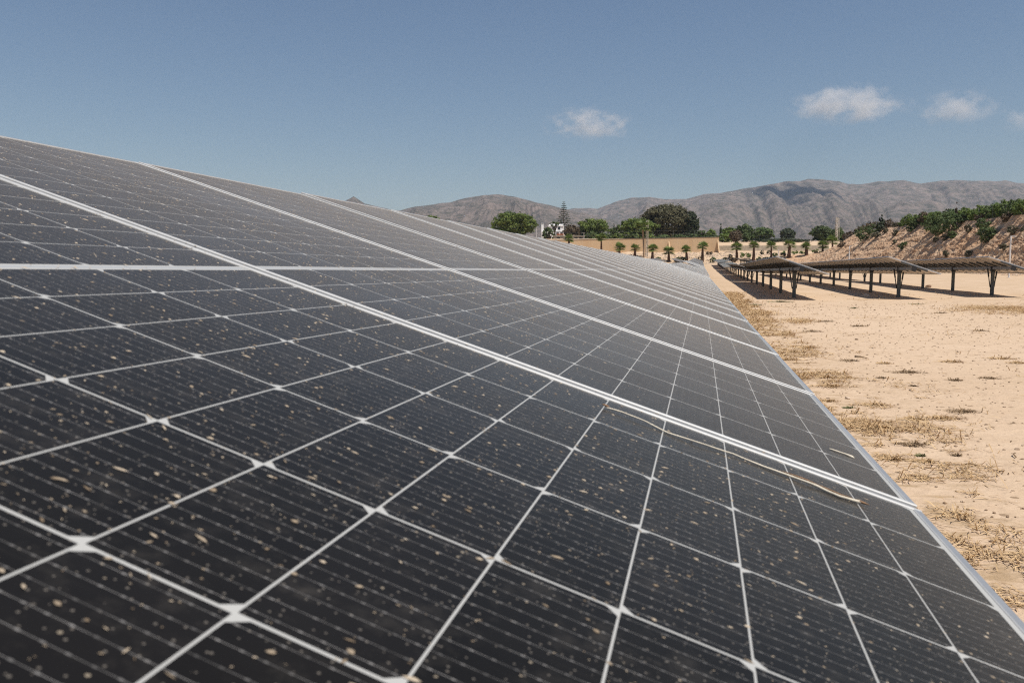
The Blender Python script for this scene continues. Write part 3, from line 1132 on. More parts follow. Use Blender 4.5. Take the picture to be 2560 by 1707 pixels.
def norfolk():
    Y = 322
    P = gpt(1409, Y)
    h = at(1409, 503, Y).z - P.z
    root = empty('norfolk_pine', P)
    tag(root, 'tall airy conifer with tiers of level branches behind the white villa', 'conifer')
    rnd = random.Random(5)
    b = MB()
    b.tube([(0, 0, -0.3), (0, 0, h * 0.5), (0, 0, h)], [0.28, 0.18, 0.04], 7)
    b.build('trunk', M_BARK, root, True)
    b = MB()
    tiers = 16
    for i in range(tiers):
        z = h * (0.26 + 0.71 * i / (tiers - 1))
        L = 3.7 * (1 - (i / (tiers - 0.5))) ** 0.9 + 0.25
        m = 6 if i < 11 else 5
        for k in range(m):
            a = 2 * math.pi * (k + 0.5 * (i % 2) + rnd.uniform(-.12, .12)) / m
            d = Vector((math.cos(a), math.sin(a), 0))
            tip = Vector((0, 0, z)) + d * L + Vector((0, 0, L * 0.10))
            mid = Vector((0, 0, z)) + d * L * 0.5 - Vector((0, 0, L * 0.06))
            b.tube([(0, 0, z), mid, tip], [0.05, 0.04, 0.02], 4)
            for q in range(int(L * 7) + 3):
                t_ = rnd.uniform(0.22, 1.0)
                c = Vector((0, 0, z)).lerp(tip, t_) + Vector((rnd.gauss(0, .10), rnd.gauss(0, .10), rnd.gauss(0.02, .05) - 0.05 * L * (1 - t_)))
                u = (d + Vector((rnd.gauss(0, .5), rnd.gauss(0, .5), rnd.gauss(0, .2)))).normalized() * 0.26
                w = u.cross(Vector((rnd.gauss(0, .3), rnd.gauss(0, .3), 1))).normalized() * 0.13
                b.add([c - u, c + w, c + u, c - w, c + Vector((0, 0, 0.10))], [(0, 1, 4), (1, 2, 4), (2, 3, 4), (3, 0, 4)])
    b.build('branches', L_CYPRESS, root)


norfolk()


# ------------------------------------------------------------------ villa
M_WHITE = simple('white_render', (0.78, 0.77, 0.75), 0.85, 0, 0.05, 1.5)
M_TERRA = simple('terracotta', (0.42, 0.17, 0.09), 0.85, 0, 0.2, 3)
M_GLASS = simple('dark_window', (0.02, 0.025, 0.03), 0.15, 0, 0.1, 2)
M_GREYW = simple('grey_render', (0.34, 0.31, 0.27), 0.9, 0, 0.2, 1.2)


def villa():
    Y = 312
    P = gpt(1384, Y)
    root = empty('villa', P)
    tag(root, 'white flat-roofed villa with capped chimneys, half hidden by green trees', 'house')

    def X(px):
        return at(px, 580, Y).x - P.x

    def Z(py):
        return at(1384, py, Y).z - P.z
    b = MB()
    x0, x1 = X(1354), X(1412)
    b.box(((x0 + x1) / 2, 4, (Z(578) - 0.3) / 2 - 0.3), (x1 - x0, 8, Z(578) + 0.3))
    b.box(((X(1373) + X(1408)) / 2, 4.4, (Z(578) + Z(564)) / 2), (X(1408) - X(1373), 6.4, Z(564) - Z(578)))
    b.build('wall', M_WHITE, root)
    r = MB()
    xa, xb = X(1373), X(1408)
    zt = Z(564)
    r.add([(xa - .3, 0.9, zt), (xb + .3, 0.9, zt), (xb - .6, 4.4, zt + 0.75), (xa + .6, 4.4, zt + 0.75), (xa - .3, 7.9, zt), (xb + .3, 7.9, zt)],
          [(0, 1, 2, 3), (3, 2, 5, 4), (0, 3, 4), (1, 5, 2), (0, 4, 5, 1)])
    ro = r.build('roof', M_WHITE, root)
    for px, yt, w in ((1357, 557, 0.85), (1406, 559, 1.3)):
        c = MB()
        xx = X(px)
        c.box((xx, 3.4, (Z(580) + Z(yt + 3)) / 2), (w, 0.9, Z(yt + 3) - Z(580)))
        for i in (-1, 1):
            for j in (-1, 1):
                c.box((xx + i * w * 0.36, 3.4 + j * 0.3, Z(yt + 3) + 0.14), (0.14, 0.14, 0.3))
        c.box((xx, 3.4, Z(yt + 3) + 0.36), (w + 0.25, 1.15, 0.14))
        c.build('chimney', M_WHITE, root)
    for px, py in ((1364, 586), (1394, 585), (1404, 585), (1384, 570.5), (1398, 570.5)):
        f = MB()
        xx, zz = X(px), Z(py)
        yy = -0.02 if py > 578 else 1.18
        for dx, dz, sx, sz in ((0, 0.62, 1.14, 0.1), (0, -0.62, 1.14, 0.1), (-0.52, 0, 0.1, 1.14), (0.52, 0, 0.1, 1.14)):
            f.box((xx + dx, yy, zz + dz), (sx, 0.10, sz))
        fo = f.build('window', M_WHITE, root)
        g = MB()
        g.box((xx, yy + 0.012, zz), (0.94, 0.03, 1.14))
        g.build('pane', M_GLASS, fo)
    b = MB()
    b.box(((X(1392) + X(1409)) / 2, -1.2, Z(586.5)), (X(1409) - X(1392), 2.2, 0.35))
    b.build('porch_roof', M_TERRA, root)


villa()


def outbuilding():
    Y = 284
    P = gpt(1432, Y)
    root = empty('outbuilding', P)
    tag(root, 'low grey outbuilding with dark openings behind the wall, below the brownish tree', 'building')
    x0, x1 = at(1385, 600, Y).x - P.x, at(1461, 600, Y).x - P.x
    zt = at(1432, 590.5, Y).z - P.z
    b = MB()
    b.box(((x0 + x1) / 2, 2.5, zt / 2 - 0.3), (x1 - x0, 5, zt + 0.6))
    b.build('wall', M_GREYW, root)
    b = MB()
    b.box(((x0 + x1) / 2, 2.4, zt + 0.08), (x1 - x0 + 0.5, 5.6, 0.16))
    b.build('roof', M_GREYW, root)
    for px in (1396, 1416, 1440, 1452):
        b = MB()
        b.box((at(px, 600, Y).x - P.x, -0.01, zt - 0.95), (1.1, 0.06, 1.2))
        b.build('opening', M_GLASS, root)


outbuilding()

# ------------------------------------------------------------------ ochre wall with fins, fence on top
tw = NT('ochre_render')
pw_ = tw.pos()
n1 = tw.step(tw.noise(tw.map(pw_, (1, 1, 0.25)), 0.35, 5, 0.6), 0.3, 0.7)
cw = tw.mix(n1, (0.60, 0.415, 0.245), (0.68, 0.50, 0.315))
n2 = tw.step(tw.noise(tw.map(pw_, (1.6, 1.6, 0.12)), 0.9, 6, 0.7), 0.5, 0.72)
cw = tw.mix(tw.m('MULTIPLY', n2, 0.35), cw, (0.60, 0.49, 0.36))
n3 = tw.step(tw.noise(tw.map(pw_, (2.5, 2.5, 0.2)), 1.3, 5, 0.65), 0.58, 0.72)
cw = tw.mix(tw.m('MULTIPLY', n3, 0.35), cw, (0.33, 0.22, 0.13))
tw.set(Base_Color=cw, Roughness=0.95)
tw.b.inputs['Specular IOR Level'].default_value = 0.15
tw.bump(tw.noise(pw_, 2.0, 6, 0.7), 0.4, 0.1)
M_OCHRE = tw.mat
M_DARKC = simple('coping', (0.12, 0.11, 0.10), 0.9, 0, 0.3, 2)


def wtop(X):
    # the top seen in the photo drops a little to the left
    k = (WX0 - X)
    return 9.55 - k * 0.0145 + 0.03 * math.sin(X * 0.9)


def wbase(X):
    return ground(X, wall_y(X) - 0.8, False)


def ochre_wall():
    P = Vector((WX0, WY0, wbase(WX0)))
    root = empty('retaining_wall', P)
    tag(root, 'long ochre rendered retaining wall with triangular fins along the far side', 'wall')
    b = MB()
    xs = [WX0 - i * 2.0 for i in range(0, 62)]
    prev = None
    vs, fs = [], []
    for x in xs:
        yw = wall_y(x)
        zb, zt = wbase(x) - 1.2, wtop(x)
        vs += [Vector((x, yw, zb)) - P, Vector((x, yw, zt)) - P, Vector((x, yw + 0.45, zt)) - P, Vector((x, yw + 0.45, zb)) - P]
    for i in range(len(xs) - 1):
        a, c = i * 4, (i + 1) * 4
        for k in range(4):
            fs.append((a + k, a + (k + 1) % 4, c + (k + 1) % 4, c + k))
    fs += [(0, 3, 2, 1), tuple((len(xs) - 1) * 4 + k for k in range(4))]
    b.add(vs, fs)
    b.build('wall_face', M_OCHRE, root)
    c = MB()
    for i in range(len(xs) - 1):
        a_, b_ = xs[i], xs[i + 1]
        c.beam(Vector((a_, wall_y(a_) + 0.2, wtop(a_) + 0.05)) - P, Vector((b_, wall_y(b_) + 0.2, wtop(b_) + 0.05)) - P, 0.1, 0.55)
    c.build('coping', M_DARKC, root)
    for px, pyt in ((1548, 604), (1672, 602), (1794.5, 599)):
        X = at(px, 610, WY0).x
        X = at(px, 610, wall_y(X)).x
        yw = wall_y(X) - 0.002
        zt = at(px, pyt, yw).z
        zb = wbase(X) - 0.8
        f = MB()
        w, d = 0.16, 2.6
        vs = [Vector((X + s * w, yw + 0.1, zt)) - P for s in (-1, 1)] + [Vector((X + s * w, yw + 0.1, zb)) - P for s in (-1, 1)] + [Vector((X + s * w, yw - d, zb)) - P for s in (-1, 1)]
        f.add(vs, [(0, 2, 4), (1, 5, 3), (0, 4, 5, 1), (2, 3, 5, 4), (0, 1, 3, 2)])
        f.build('fin', M_OCHRE, root)
    return P


ochre_wall()
M_WIRE = simple('fence_steel', (0.17, 0.18, 0.17), 0.6, 0.3, 0.2, 5)


def fence(label, pts, h, step, rails=3, r=0.03, name='wire_fence'):
    P = Vector(pts[0])
    root = empty(name, P)
    tag(root, label, 'fence')
    acc = []
    for a, b_ in zip(pts, pts[1:]):
        a, b_ = Vector(a), Vector(b_)
        n = max(1, int((b_ - a).length / step))
        acc += [a.lerp(b_, i / n) for i in range(n)]
    acc.append(Vector(pts[-1]))
    for q in acc:
        m = MB()
        m.tube([q - P - Vector((0, 0, .2)), q - P + Vector((0, 0, h))], r, 5)
        m.build('post', M_WIRE, root)
    for k in range(rails):
        m = MB()
        z = h * (0.97 - k * 0.9 / max(1, rails - 1) * 0.98) if rails > 1 else h
        m.tube([q - P + Vector((0, 0, z)) for q in acc], 0.012, 4)
        m.build('wire', M_WIRE, root)


fence('thin wire fence standing along the top of the ochre wall', [(x, wall_y(x) + 0.22, wtop(x)) for x in (WX0 - 1, 44, 24, 4)], 2.3, 5.0)

# grey low wall and rubble strip right of it
M_GREYST = simple('grey_masonry', (0.40, 0.34, 0.26), 0.95, 0, 0.22, 1.4)
b = MB()
P = Vector((82, 262.2, ground(82, 262)))
for i in range(20):
    x0 = 64.6 + i * 1.75
    z0 = at(1960, 614.5, 262).z
    b.box((x0 + 0.87 - P.x, 0, (z0 + 4.6) / 2 - P.z), (1.752 if i < 19 else 1.7, 0.4, z0 - 4.6 + 0.06 * (i % 3)))
tag(b.build('low_wall', M_GREYST, None, False, P), 'low grey masonry wall continuing right of the ochre wall', 'wall')
fence('wire fence on the rubble strip between the wall end and the grove', [(66, 283, 8.9), (80, 284, 8.9), (96, 282, 8.9)], 1.9, 3.5)
px_tree('dark hedge along the wire fence right of the ochre wall', 1885, 2020, 596, 610, 286, L_CYPRESS, 2600, 0.32, 12, 60, 'hedge', 'hedge', None, 0.1)

# brown bush hanging over the wall
Xb = at(1836, 590, WY0).x
rb_ = random.Random(4)
P = Vector((Xb, wall_y(Xb) + 0.3, wtop(Xb)))
tree('large brown bush hanging over the top of the ochre wall', P, [(0, -0.5, 0.3, 1.7, 1.2, 1.5), (0.2, -0.9, -0.7, 1.3, 0.9, 0.9), (-0.8, -0.4, 0.6, 1.0, .8, .8), (0.9, -.4, 1.0, 1.0, .8, .9)], 2600, 0.24, L_BROWN, 'bush', 'bush', None, 77, 0.1)


# ------------------------------------------------------------------ palms
def palm(label, px, yc, yb, Y=240, crown=1.25, tw_=0.30, dead=0, seed=0, group='young fan palms in front of the wall', skirt=True):
    rnd = random.Random(seed * 7 + 1)
    p = at(px, yb, Y)
    P = Vector((p.x, Y, max(ground(p.x, Y) - 0.1, p.z - 0.3)))
    h = at(px, yc, Y).z - P.z - 0.25
    crown *= 1.38
    root = empty('fan_palm', P)
    tag(root, label, 'palm', group)
    b = MB()
    n = 9
    lean = rnd.uniform(-.06, .06)
    pts = [(lean * h * (i / n) ** 2, 0, h * i / n - (0.5 if i == 0 else 0)) for i in range(n + 1)]
    rad = [tw_ * ((1.45 - 0.75 * (i / n)) if skirt else 1.0) * (1 + 0.10 * (i % 2)) for i in range(n + 1)]
    b.tube(pts, rad, 9)
    if skirt:
        for i in range(70):
            z = rnd.uniform(0.05, 0.95) * h
            a = rnd.uniform(0, 6.283)
            r = tw_ * (1.4 - 0.75 * z / h)
            d = Vector((math.cos(a), math.sin(a), 0))
            q = Vector((lean * h * (z / h) ** 2, 0, z)) + d * r
            w = Vector((-d.y, d.x, 0)) * 0.05
            b.add([q - w, q + w, q + d * 0.16 - Vector((0, 0, 0.25)), q + d * 0.06 + Vector((0, 0, 0.1))], [(0, 1, 2), (0, 3, 1)])
    b.build('trunk', M_PTRUNK if skirt else M_OLDTR, root)
    b = MB()
    top = Vector((lean * h, 0, h))
    for i in range(40):
        el = R(rnd.choice((rnd.uniform(20, 75), rnd.uniform(5, 45), rnd.uniform(-25, 15))))
        a = rnd.uniform(0, 6.283)
        d = Vector((math.cos(a) * math.cos(el), math.sin(a) * math.cos(el), math.sin(el)))
        L = crown * rnd.uniform(0.75, 1.05)
        hub = top + d * L * 0.45
        b.tube([top, hub], 0.025, 4)
        side = d.cross(Vector((0, 0, 1)))
        if side.length < 0.1:
            side = Vector((1, 0, 0))
        side.normalize()
        up = side.cross(d)
        for k in range(9):
            f_ = (k - 4) / 4 * 1.15
            e = (d * math.cos(f_) + side * math.sin(f_)).normalized()
            tip = hub + e * L * 0.75 * (1 - 0.12 * abs(f_)) - Vector((0, 0, 0.10 * L))
            w = e.cross(up).normalized() * 0.06 * crown
            m = hub.lerp(tip, 0.55) + up * 0.03
            b.add([hub, m - w, tip, m + w], [(0, 1, 2), (0, 2, 3)])
    b.build('crown', L_PALM, root)
    return root


PALMS = [(1423, 596, 625, 'farthest left fan palm, crown just over the foreground table'),
         (1503.5, 594, 628, 'slim fan palm with a thin trunk against the left of the ochre wall'),
         (1548, 618, 640, 'fan palm standing before the leftmost wall fin'),
         (1587, 620, 640, 'small fan palm just left of the lattice mast'),
         (1631, 620.5, 647, 'fan palm just right of the lattice mast'),
         (1672, 627, 652, 'fan palm standing before the middle wall fin'),
         (1716.6, 622, 650, 'fan palm midway between the two right-hand wall fins'),
         (1756, 614.5, 649, 'tallest of the young fan palms, left of the rightmost wall fin'),
         (1842, 617, 648, 'fan palm below the brown bush on the wall'),
         (1884, 613.5, 646, 'fan palm at the right end of the ochre wall'),
         (1928, 613.5, 642, 'slim fan palm, first one before the low grey wall'),
         (1972, 612, 647, 'thick fan palm with a wide shaggy foot before the low grey wall'),
         (2016, 615, 644, 'fan palm with a conical shaggy trunk before the low grey wall'),
         (2056, 613, 645, 'last fan palm in the row, close to the embankment')]
for i, (px, yc, yb, lab) in enumerate(PALMS):
    thin = i in (1, 10)
    palm(lab, px, yc, yb, 240 + (i % 3) * 0.8 - 1, 1.25 + 0.1 * (i % 3), 0.22 if thin else (0.42 if i in (11, 12) else 0.31), 0, i)
palm('loose fan palm top over the rubble where the embankment begins', 2081, 603, 632, 236, 1.6, 0.25, 0, 33)
palm('tall old palm with drooping crown and straight trunk before the ochre wall', 1609.5, 566, 640, 248, 2.0, 0.25, 0, 40, None, False)


# ------------------------------------------------------------------ shrubs on the embankment and on the rubble bank
def bush(label, P, w, h, mat, n=420, size=0.14, name='shrub', cat='shrub', group=None, seed=0, flat=0.8):
    rnd = random.Random(seed + 1000)
    root = empty(name, P)
    tag(root, label, cat, group)
    b = MB()
    lobes = [(0, 0, h * 0.5, w * 0.42, w * 0.42, h * 0.42)]
    for i in range(4):
        a = 6.283 * (i + rnd.random()) / 4
        lobes.append((math.cos(a) * w * 0.27, math.sin(a) * w * 0.27, h * rnd.uniform(0.3, 0.62), w * 0.26, w * 0.26, h * 0.33))
    leaves(b, lobes, n, size, rnd)
    b.build('foliage', mat, root)
    s = MB()
    for i in range(4):
        a = 6.283 * (i + rnd.random()) / 4
        s.tube([(0, 0, -0.25), (math.cos(a) * w * 0.12, math.sin(a) * w * 0.12, h * 0.3), (math.cos(a) * w * 0.25, math.sin(a) * w * 0.25, h * 0.62)], [0.04, 0.03, 0.012], 4)
    s.build('stem', M_BARK, root)
    return root


SLOPE = [(2331, 584, 26, 44, L_SHRUB, 'large dark green bush below the hedge on the embankment, left of a touching pair'),
         (2376, 584, 25, 44, L_SHRUB, 'large dark green bush below the hedge on the embankment, right of a touching pair'),
         (2346, 590, 15, 24, L_SHRUB, 'smaller green bush hanging below the touching pair of large dark bushes'),
         (2280, 577, 11, 22, L_DARK, 'upright dark bush at the crest left of the touching pair'),
         (2162, 603, 19, 28, L_SHRUB, 'bright green bush low on the far left part of the embankment crest'),
         (2183, 591, 15, 24, L_SHRUB, 'green bush just above the bright one on the far left of the crest'),
         (2194, 594, 11, 11, L_GREY, 'flat grey-green bush just below the small dark cone on the crest'),
         (2211, 585, 7, 13, L_GREY, 'little grey bush right of the small dark cone on the crest'),
         (2238, 589, 7, 13, L_GREY, 'little grey-green bush near the crest on pale gullied ground'),
         (2253, 621, 9, 16, L_SHRUB, 'single green bush in the middle of the bare slope, casting a long shadow'),
         (2235, 611, 5, 9, L_GREY, 'tiny grey tuft left of the single green bush on the bare slope'),
         (2461, 603, 21, 36, L_SHRUB, 'big round green bush alone on the right half of the slope'),
         (2457, 571, 15, 22, L_SHRUB, 'green bush right above the big round bush, at the shaded crest'),
         (2421, 583, 7, 16, L_GREY, 'slim grey-green bush on the slope right of the touching pair'),
         (2378, 596, 9, 15, L_SHRUB, 'small green bush under the right one of the touching pair'),
         (2527, 584, 10, 20, L_GREY, 'grey-green bush near the crest above the right white pole'),
         (2512, 626, 8, 15, L_GREY, 'grey bush right beside the tall white pole on the slope'),
         (2419, 637, 8, 14, L_GREY, 'grey-green tuft low on the slope above the right-hand table'),
         (2366, 638, 7, 12, L_GREY, 'grey tuft low on the slope above the gap between two tables'),
         (2553, 581, 6, 11, L_GREY, 'small grey bush at the right edge of the photo'),
         (2102, 619, 9, 15, L_BROWN, 'brownish bush at the left foot of the embankment'),
         (2339, 604, 6, 11, L_GREY, 'small tuft on the gullied ground below the touching pair, left one'),
         (2358, 601, 7, 12, L_GREY, 'small tuft on the gullied ground below the touching pair, right one'),
         (2310, 561, 12, 25, L_BROWN, 'dark brown dead bush at the crest left of the touching pair'),
         (2447, 553, 10, 17, L_BROWN, 'brown dead bush against the hedge above the big round bush'),
         (2512, 551, 11, 20, L_BROWN, 'brown dead bush at the crest near the right edge'),
         (2405, 560, 14, 20, L_SHRUB, 'dark green bush at the right shoulder of the touching pair'),
         (2300, 560, 13, 20, L_DARK, 'green bush under the hedge beside the brown dead bush')]
for i, (px, py, w, h, mat, lab) in enumerate(SLOPE):
    P = emb_at(px, py)
    sc = P.y / FPX
    bush(lab, P - Vector((0, 0, 0.15)), w * 2.5 * sc, h * sc * 1.25 + 0.15, mat, int(300 + w * 55), 0.17 if w > 10 else 0.13, 'shrub', 'shrub', 'shrubs on the embankment', i)
P = emb_at(2200, 577)
tree('small dark cone-shaped tree on the far left of the embankment crest', P, [(0, 0, 0.9, 0.75, 0.75, 0.9), (0, 0, 1.9, 0.65, 0.65, 0.9), (0.05, 0, 2.8, 0.4, 0.4, 0.8)], 900, 0.2, L_CYPRESS, 'cypress_tree', 'cypress', None, 5, 0.08, False)
P = emb_at(2386, 548)
tree('thin brown dead sapling standing up out of the hedge', P, [(0, 0, 1.3, 0.22, 0.22, 1.0), (0, 0, 2.5, 0.13, 0.13, 0.8)], 190, 0.16, L_BROWN, 'sapling', 'sapling', None, 6, 0.06, False)

k = 0
Y = 172.0
rnd = random.Random(31)
while Y > 84:
    for r_ in range(2):
        e = 1.0 + 1.9 * r_ + rnd.uniform(-.3, .3)
        yy = Y + rnd.uniform(-.4, .4) + r_ * 0.8
        P = emb_point(yy, 1 + e)
        h = (1.75 + 0.010 * (172 - Y) * 1.0 + 0.35 * r_) * rnd.uniform(0.8, 1.25)
        bush('green leafy plant in the dense hedge along the embankment crest', P - Vector((0, 0, 0.2)), 2.5, h * 1.1 + 0.2, L_VINE if rnd.random() < 0.72 else L_SHRUB, 620, 0.17, 'hedge_plant', 'hedge plant', 'hedge plants along the embankment crest', k)
        k += 1
    Y -= 1.85
Y = 214.0
while Y > 172:
    P = emb_point(Y, 1 + rnd.uniform(0.3, 1.8))
    bush('brown dried scrub bush along the far left of the embankment crest', P - Vector((0, 0, 0.2)), rnd.uniform(2.0, 2.8), rnd.uniform(1.3, 2.5), L_BROWN if rnd.random() < 0.75 else L_GREY, 380, 0.19, 'shrub', 'shrub', 'brown scrub on the far crest', k)
    k += 1
    Y -= 2.6
fence('row of thin stakes with wire in front of the hedge on the embankment', [tuple(emb_point(y, 1.4)) for y in (170, 150, 130, 112, 96)], 1.9, 4.2, 2, 0.035, 'stake_fence')

BANK = [(1783, 647, 8, 15, L_SHRUB, 'green shrub on the rubble bank left of the white table tip'), (1811, 643, 7, 12, L_GREY, 'grey-green shrub on the bank above the white table tip'),
        (1825, 639, 6, 10, L_GREY, 'small shrub under the brown bush of the wall'), (1855, 640, 7, 14, L_VINE, 'yellow-green shrub right of the palm below the brown bush'),
        (1871, 637, 7, 12, L_VINE, 'shrub left of the palm at the wall end'), (1897, 646, 6, 10, L_SHRUB, 'small shrub at the foot of the palm at the wall end'),
        (1917, 647, 10, 13, L_CYPRESS, 'dark shrub left of the slim palm before the grey wall'), (1921, 631, 6, 10, L_GREY, 'upper small shrub left of the slim palm'),
        (1938, 633, 8, 12, L_SHRUB, 'green shrub right of the slim palm before the grey wall'), (1953, 650, 6, 10, L_SHRUB, 'green shrub at the foot of the short white pole'),
        (1959, 641, 9, 15, L_BROWN, 'dark brown shrub between the short white pole and the thick palm'), (2005, 643, 9, 15, L_BROWN, 'dark shrub left of the conical palm trunk'),
        (1987, 628, 8, 9, L_VINE, 'low green shrub against the grey wall right of the thick palm'), (2007, 628, 9, 9, L_VINE, 'low green shrub against the grey wall above the conical palm'),
        (1959, 629, 6, 9, L_VINE, 'low green shrub against the grey wall left of the thick palm'), (2041, 627, 11, 13, L_VINE, 'wide green shrub left of the last palm'),
        (2045, 636, 12, 16, L_BROWN, 'dark brown shrub at the foot of the last palm'), (2071, 639, 10, 16, L_CYPRESS, 'dark shrub right of the last palm'),
        (1708, 649, 9, 13, L_CYPRESS, 'dark shrub at the foot of the palm midway between the fins'), (1746, 647, 9, 15, L_BROWN, 'grey-brown shrub left of the tallest young palm'),
        (1696, 634, 7, 7, L_SHRUB, 'low shrub at the wall base left of the midway palm'), (1597, 634, 6, 9, L_VINE, 'small green shrub left of the lattice mast'),
        (1646, 633, 7, 8, L_SHRUB, 'low green shrub at the wall base right of the mast'), (1774, 631, 10, 7, L_BROWN, 'flat purplish shrub at the wall base by the rightmost fin'),
        (1833, 645, 10, 13, L_BROWN, 'dark shrub left of the palm below the brown bush'), (1906, 631, 6, 9, L_GREY, 'upper shrub right of the palm at the wall end'),
        (1728, 652, 5, 6, L_BROWN, 'low dry shrub between the midway and the tallest palm'), (1800, 652, 6, 6, L_GREY, 'low dry shrub at the very foot of the bank'),
        (1620, 646, 5, 6, L_GREY, 'dry tuft under the palm right of the mast'), (1690, 652, 5, 7, L_BROWN, 'dark dry tuft right of the middle fin palm')]
for i, (px, py, w, h, mat, lab) in enumerate(BANK):
    Y = 251 if py < 632 else (243.5 if py < 642 else 238.5)
    p = at(px, py, Y)
    P = Vector((p.x, Y, ground(p.x, Y) - 0.1))
    sc = Y / FPX
    bush(lab, P, w * 2.0 * sc, h * 1.15 * sc, mat, int(150 + w * 26), 0.2, 'shrub', 'shrub', 'shrubs on the rubble bank', 300 + i)

# ------------------------------------------------------------------ masts and poles
M_WPOLE = simple('white_pole_paint', (0.72, 0.71, 0.70), 0.5, 0, 0.06, 3)
M_MAST = simple('mast_steel', (0.56, 0.50, 0.43), 0.6, 0.2, 0.15, 3)


def white_pole(label, px, yt, yb, Y, r=0.07):
    a = at(px, yb, Y)
    P = Vector((a.x, Y, ground(a.x, Y)))
    h = at(px, yt, Y).z - P.z
    root = empty('camera_pole', P)
    tag(root, label, 'pole', 'white poles along the site edge')
    b = MB()
    b.tube([(0, 0, -0.3), (0, 0, h)], r, 10)
    po = b.build('pole', M_WPOLE, root)
    b = MB()
    b.box((0, 0, 0.02), (0.34, 0.34, 0.03))
    b.build('base_plate', M_WPOLE, root)
    b = MB()
    b.tube([(0, 0, h - 0.06), (0.3, -0.1, h - 0.02)], 0.03, 6)
    ar = b.build('arm', M_WPOLE, root)
    b = MB()
    b.box((0.3, -0.16, h - 0.05), (0.13, 0.34, 0.13))
    b.box((0.3, -0.16, h + 0.025), (0.17, 0.42, 0.02))
    b.build('camera_housing', M_WPOLE, ar)


white_pole('tall white camera pole near the right edge, in front of the embankment', 2522, 590, 692, 94, 0.085)
white_pole('white pole rising behind the middle near table before the slope', 2122, 615, 662, 150, 0.085)
white_pole('short white pole on the bank between the slim and the thick palm', 1946, 623, 650, 226, 0.075)


def lattice(label, px, yt, yb, Y, w, name='lattice_mast', extra=False):
    a = at(px, yb, Y)
    P = Vector((a.x, Y, ground(a.x, Y)))
    h = at(px, yt, Y).z - P.z
    root = empty(name, P)
    tag(root, label, 'mast')
    b = MB()
    cs = [(-w / 2, -w / 2), (w / 2, -w / 2), (w / 2, w / 2), (-w / 2, w / 2)]
    for x, y in cs:
        b.tube([(x, y, -0.3), (x, y, h)], 0.085, 5)
    b.build('leg_frame', M_MAST, root)
    b = MB()
    n = max(6, int(h / 0.8))
    for i in range(n):
        z0, z1 = h * i / n, h * (i + 1) / n
        for k in range(4):
            p, q = cs[k], cs[(k + 1) % 4]
            b.tube([(p[0], p[1], z0), (q[0], q[1], z1)], 0.035, 4)
            b.tube([(p[0], p[1], z1), (q[0], q[1], z1)], 0.05, 4)
    b.build('lacing', M_MAST, root)
    if extra:
        b = MB()
        b.tube([(w * 1.4, 0, -0.3), (w * 1.4, 0, h * 0.97)], 0.06, 6)
        b.tube([(-w, 0, h - 0.3), (w * 2, 0, h - 0.3)], 0.04, 5)
        b.build('crossarm', M_MAST, root)


lattice('pale lattice mast in front of the ochre wall beside the tall old palm', 1617, 552, 632, 250, 0.55)
lattice('grey lattice pylon with a second pole above the left end of the embankment', 2091, 544, 600, 288, 0.62, 'lattice_pylon', True)


def lamp(label, px, yt, Y):
    a = at(px, yt, Y)
    P = Vector((a.x, Y, ground(a.x, Y)))
    h = a.z - P.z
    root = empty('street_lamp', P)
    tag(root, label, 'lamp')
    b = MB()
    b.tube([(0, 0, -0.2), (0, 0, h)], [0.07, 0.05], 7)
    b.build('pole', M_WPOLE, root)
    b = MB()
    b.tube([(0, 0, h - 0.05), (0, 0, h + 0.18), (0, 0, h + 0.3)], [0.10, 0.22, 0.05], 8)
    b.build('lamp_head', M_GREYW, root)


lamp('slim lamp post by the edge of the broad pine left of the villa', 1341, 571, 284)
lamp('short lamp post right of the grey outbuilding behind the wall', 1460, 584, 281)

# ------------------------------------------------------------------ stones
M_STONE = simple('limestone', (0.52, 0.41, 0.31), 0.95, 0, 0.2, 5)


def stone_geo(b, c, s, rnd):
    ph = [Vector((rnd.gauss(0, 1), rnd.gauss(0, 1), rnd.gauss(0, 1))).normalized() for _ in range(3)]
    vs = []
    sc = (rnd.uniform(.8, 1.3), rnd.uniform(.7, 1.1), rnd.uniform(.5, .8))
    off = rnd.uniform(0, 50)
    for i in range(5):
        th = math.pi * i / 4
        for k in range(7):
            a = 6.283 * k / 7
            d = Vector((math.sin(th) * math.cos(a), math.sin(th) * math.sin(a), math.cos(th)))
            r = s * (0.8 + 0.45 * mn.noise(d * 1.4 + Vector((off, 0, 0))))
            vs.append(Vector(c) + Vector((d.x * sc[0], d.y * sc[1], d.z * sc[2])) * r)
    fs = [(i * 7 + k, i * 7 + (k + 1) % 7, (i + 1) * 7 + (k + 1) % 7, (i + 1) * 7 + k) for i in range(4) for k in range(7)]
    b.add(vs, fs)


def gpx(px, py):
    Y = 20.0
    for _ in range(12):
        p = at(px, py, Y)
        z = ground(p.x, Y)
        # depth where the ray meets the ground height
        d = at(px, py, 1.0) - Vector((0, 0, CZ))
        if d.z >= -1e-4:
            break
        Y = max(1.0, min(400, (z - CZ) / d.z))
    p = at(px, py, Y)
    return Vector((p.x, Y, ground(p.x, Y)))


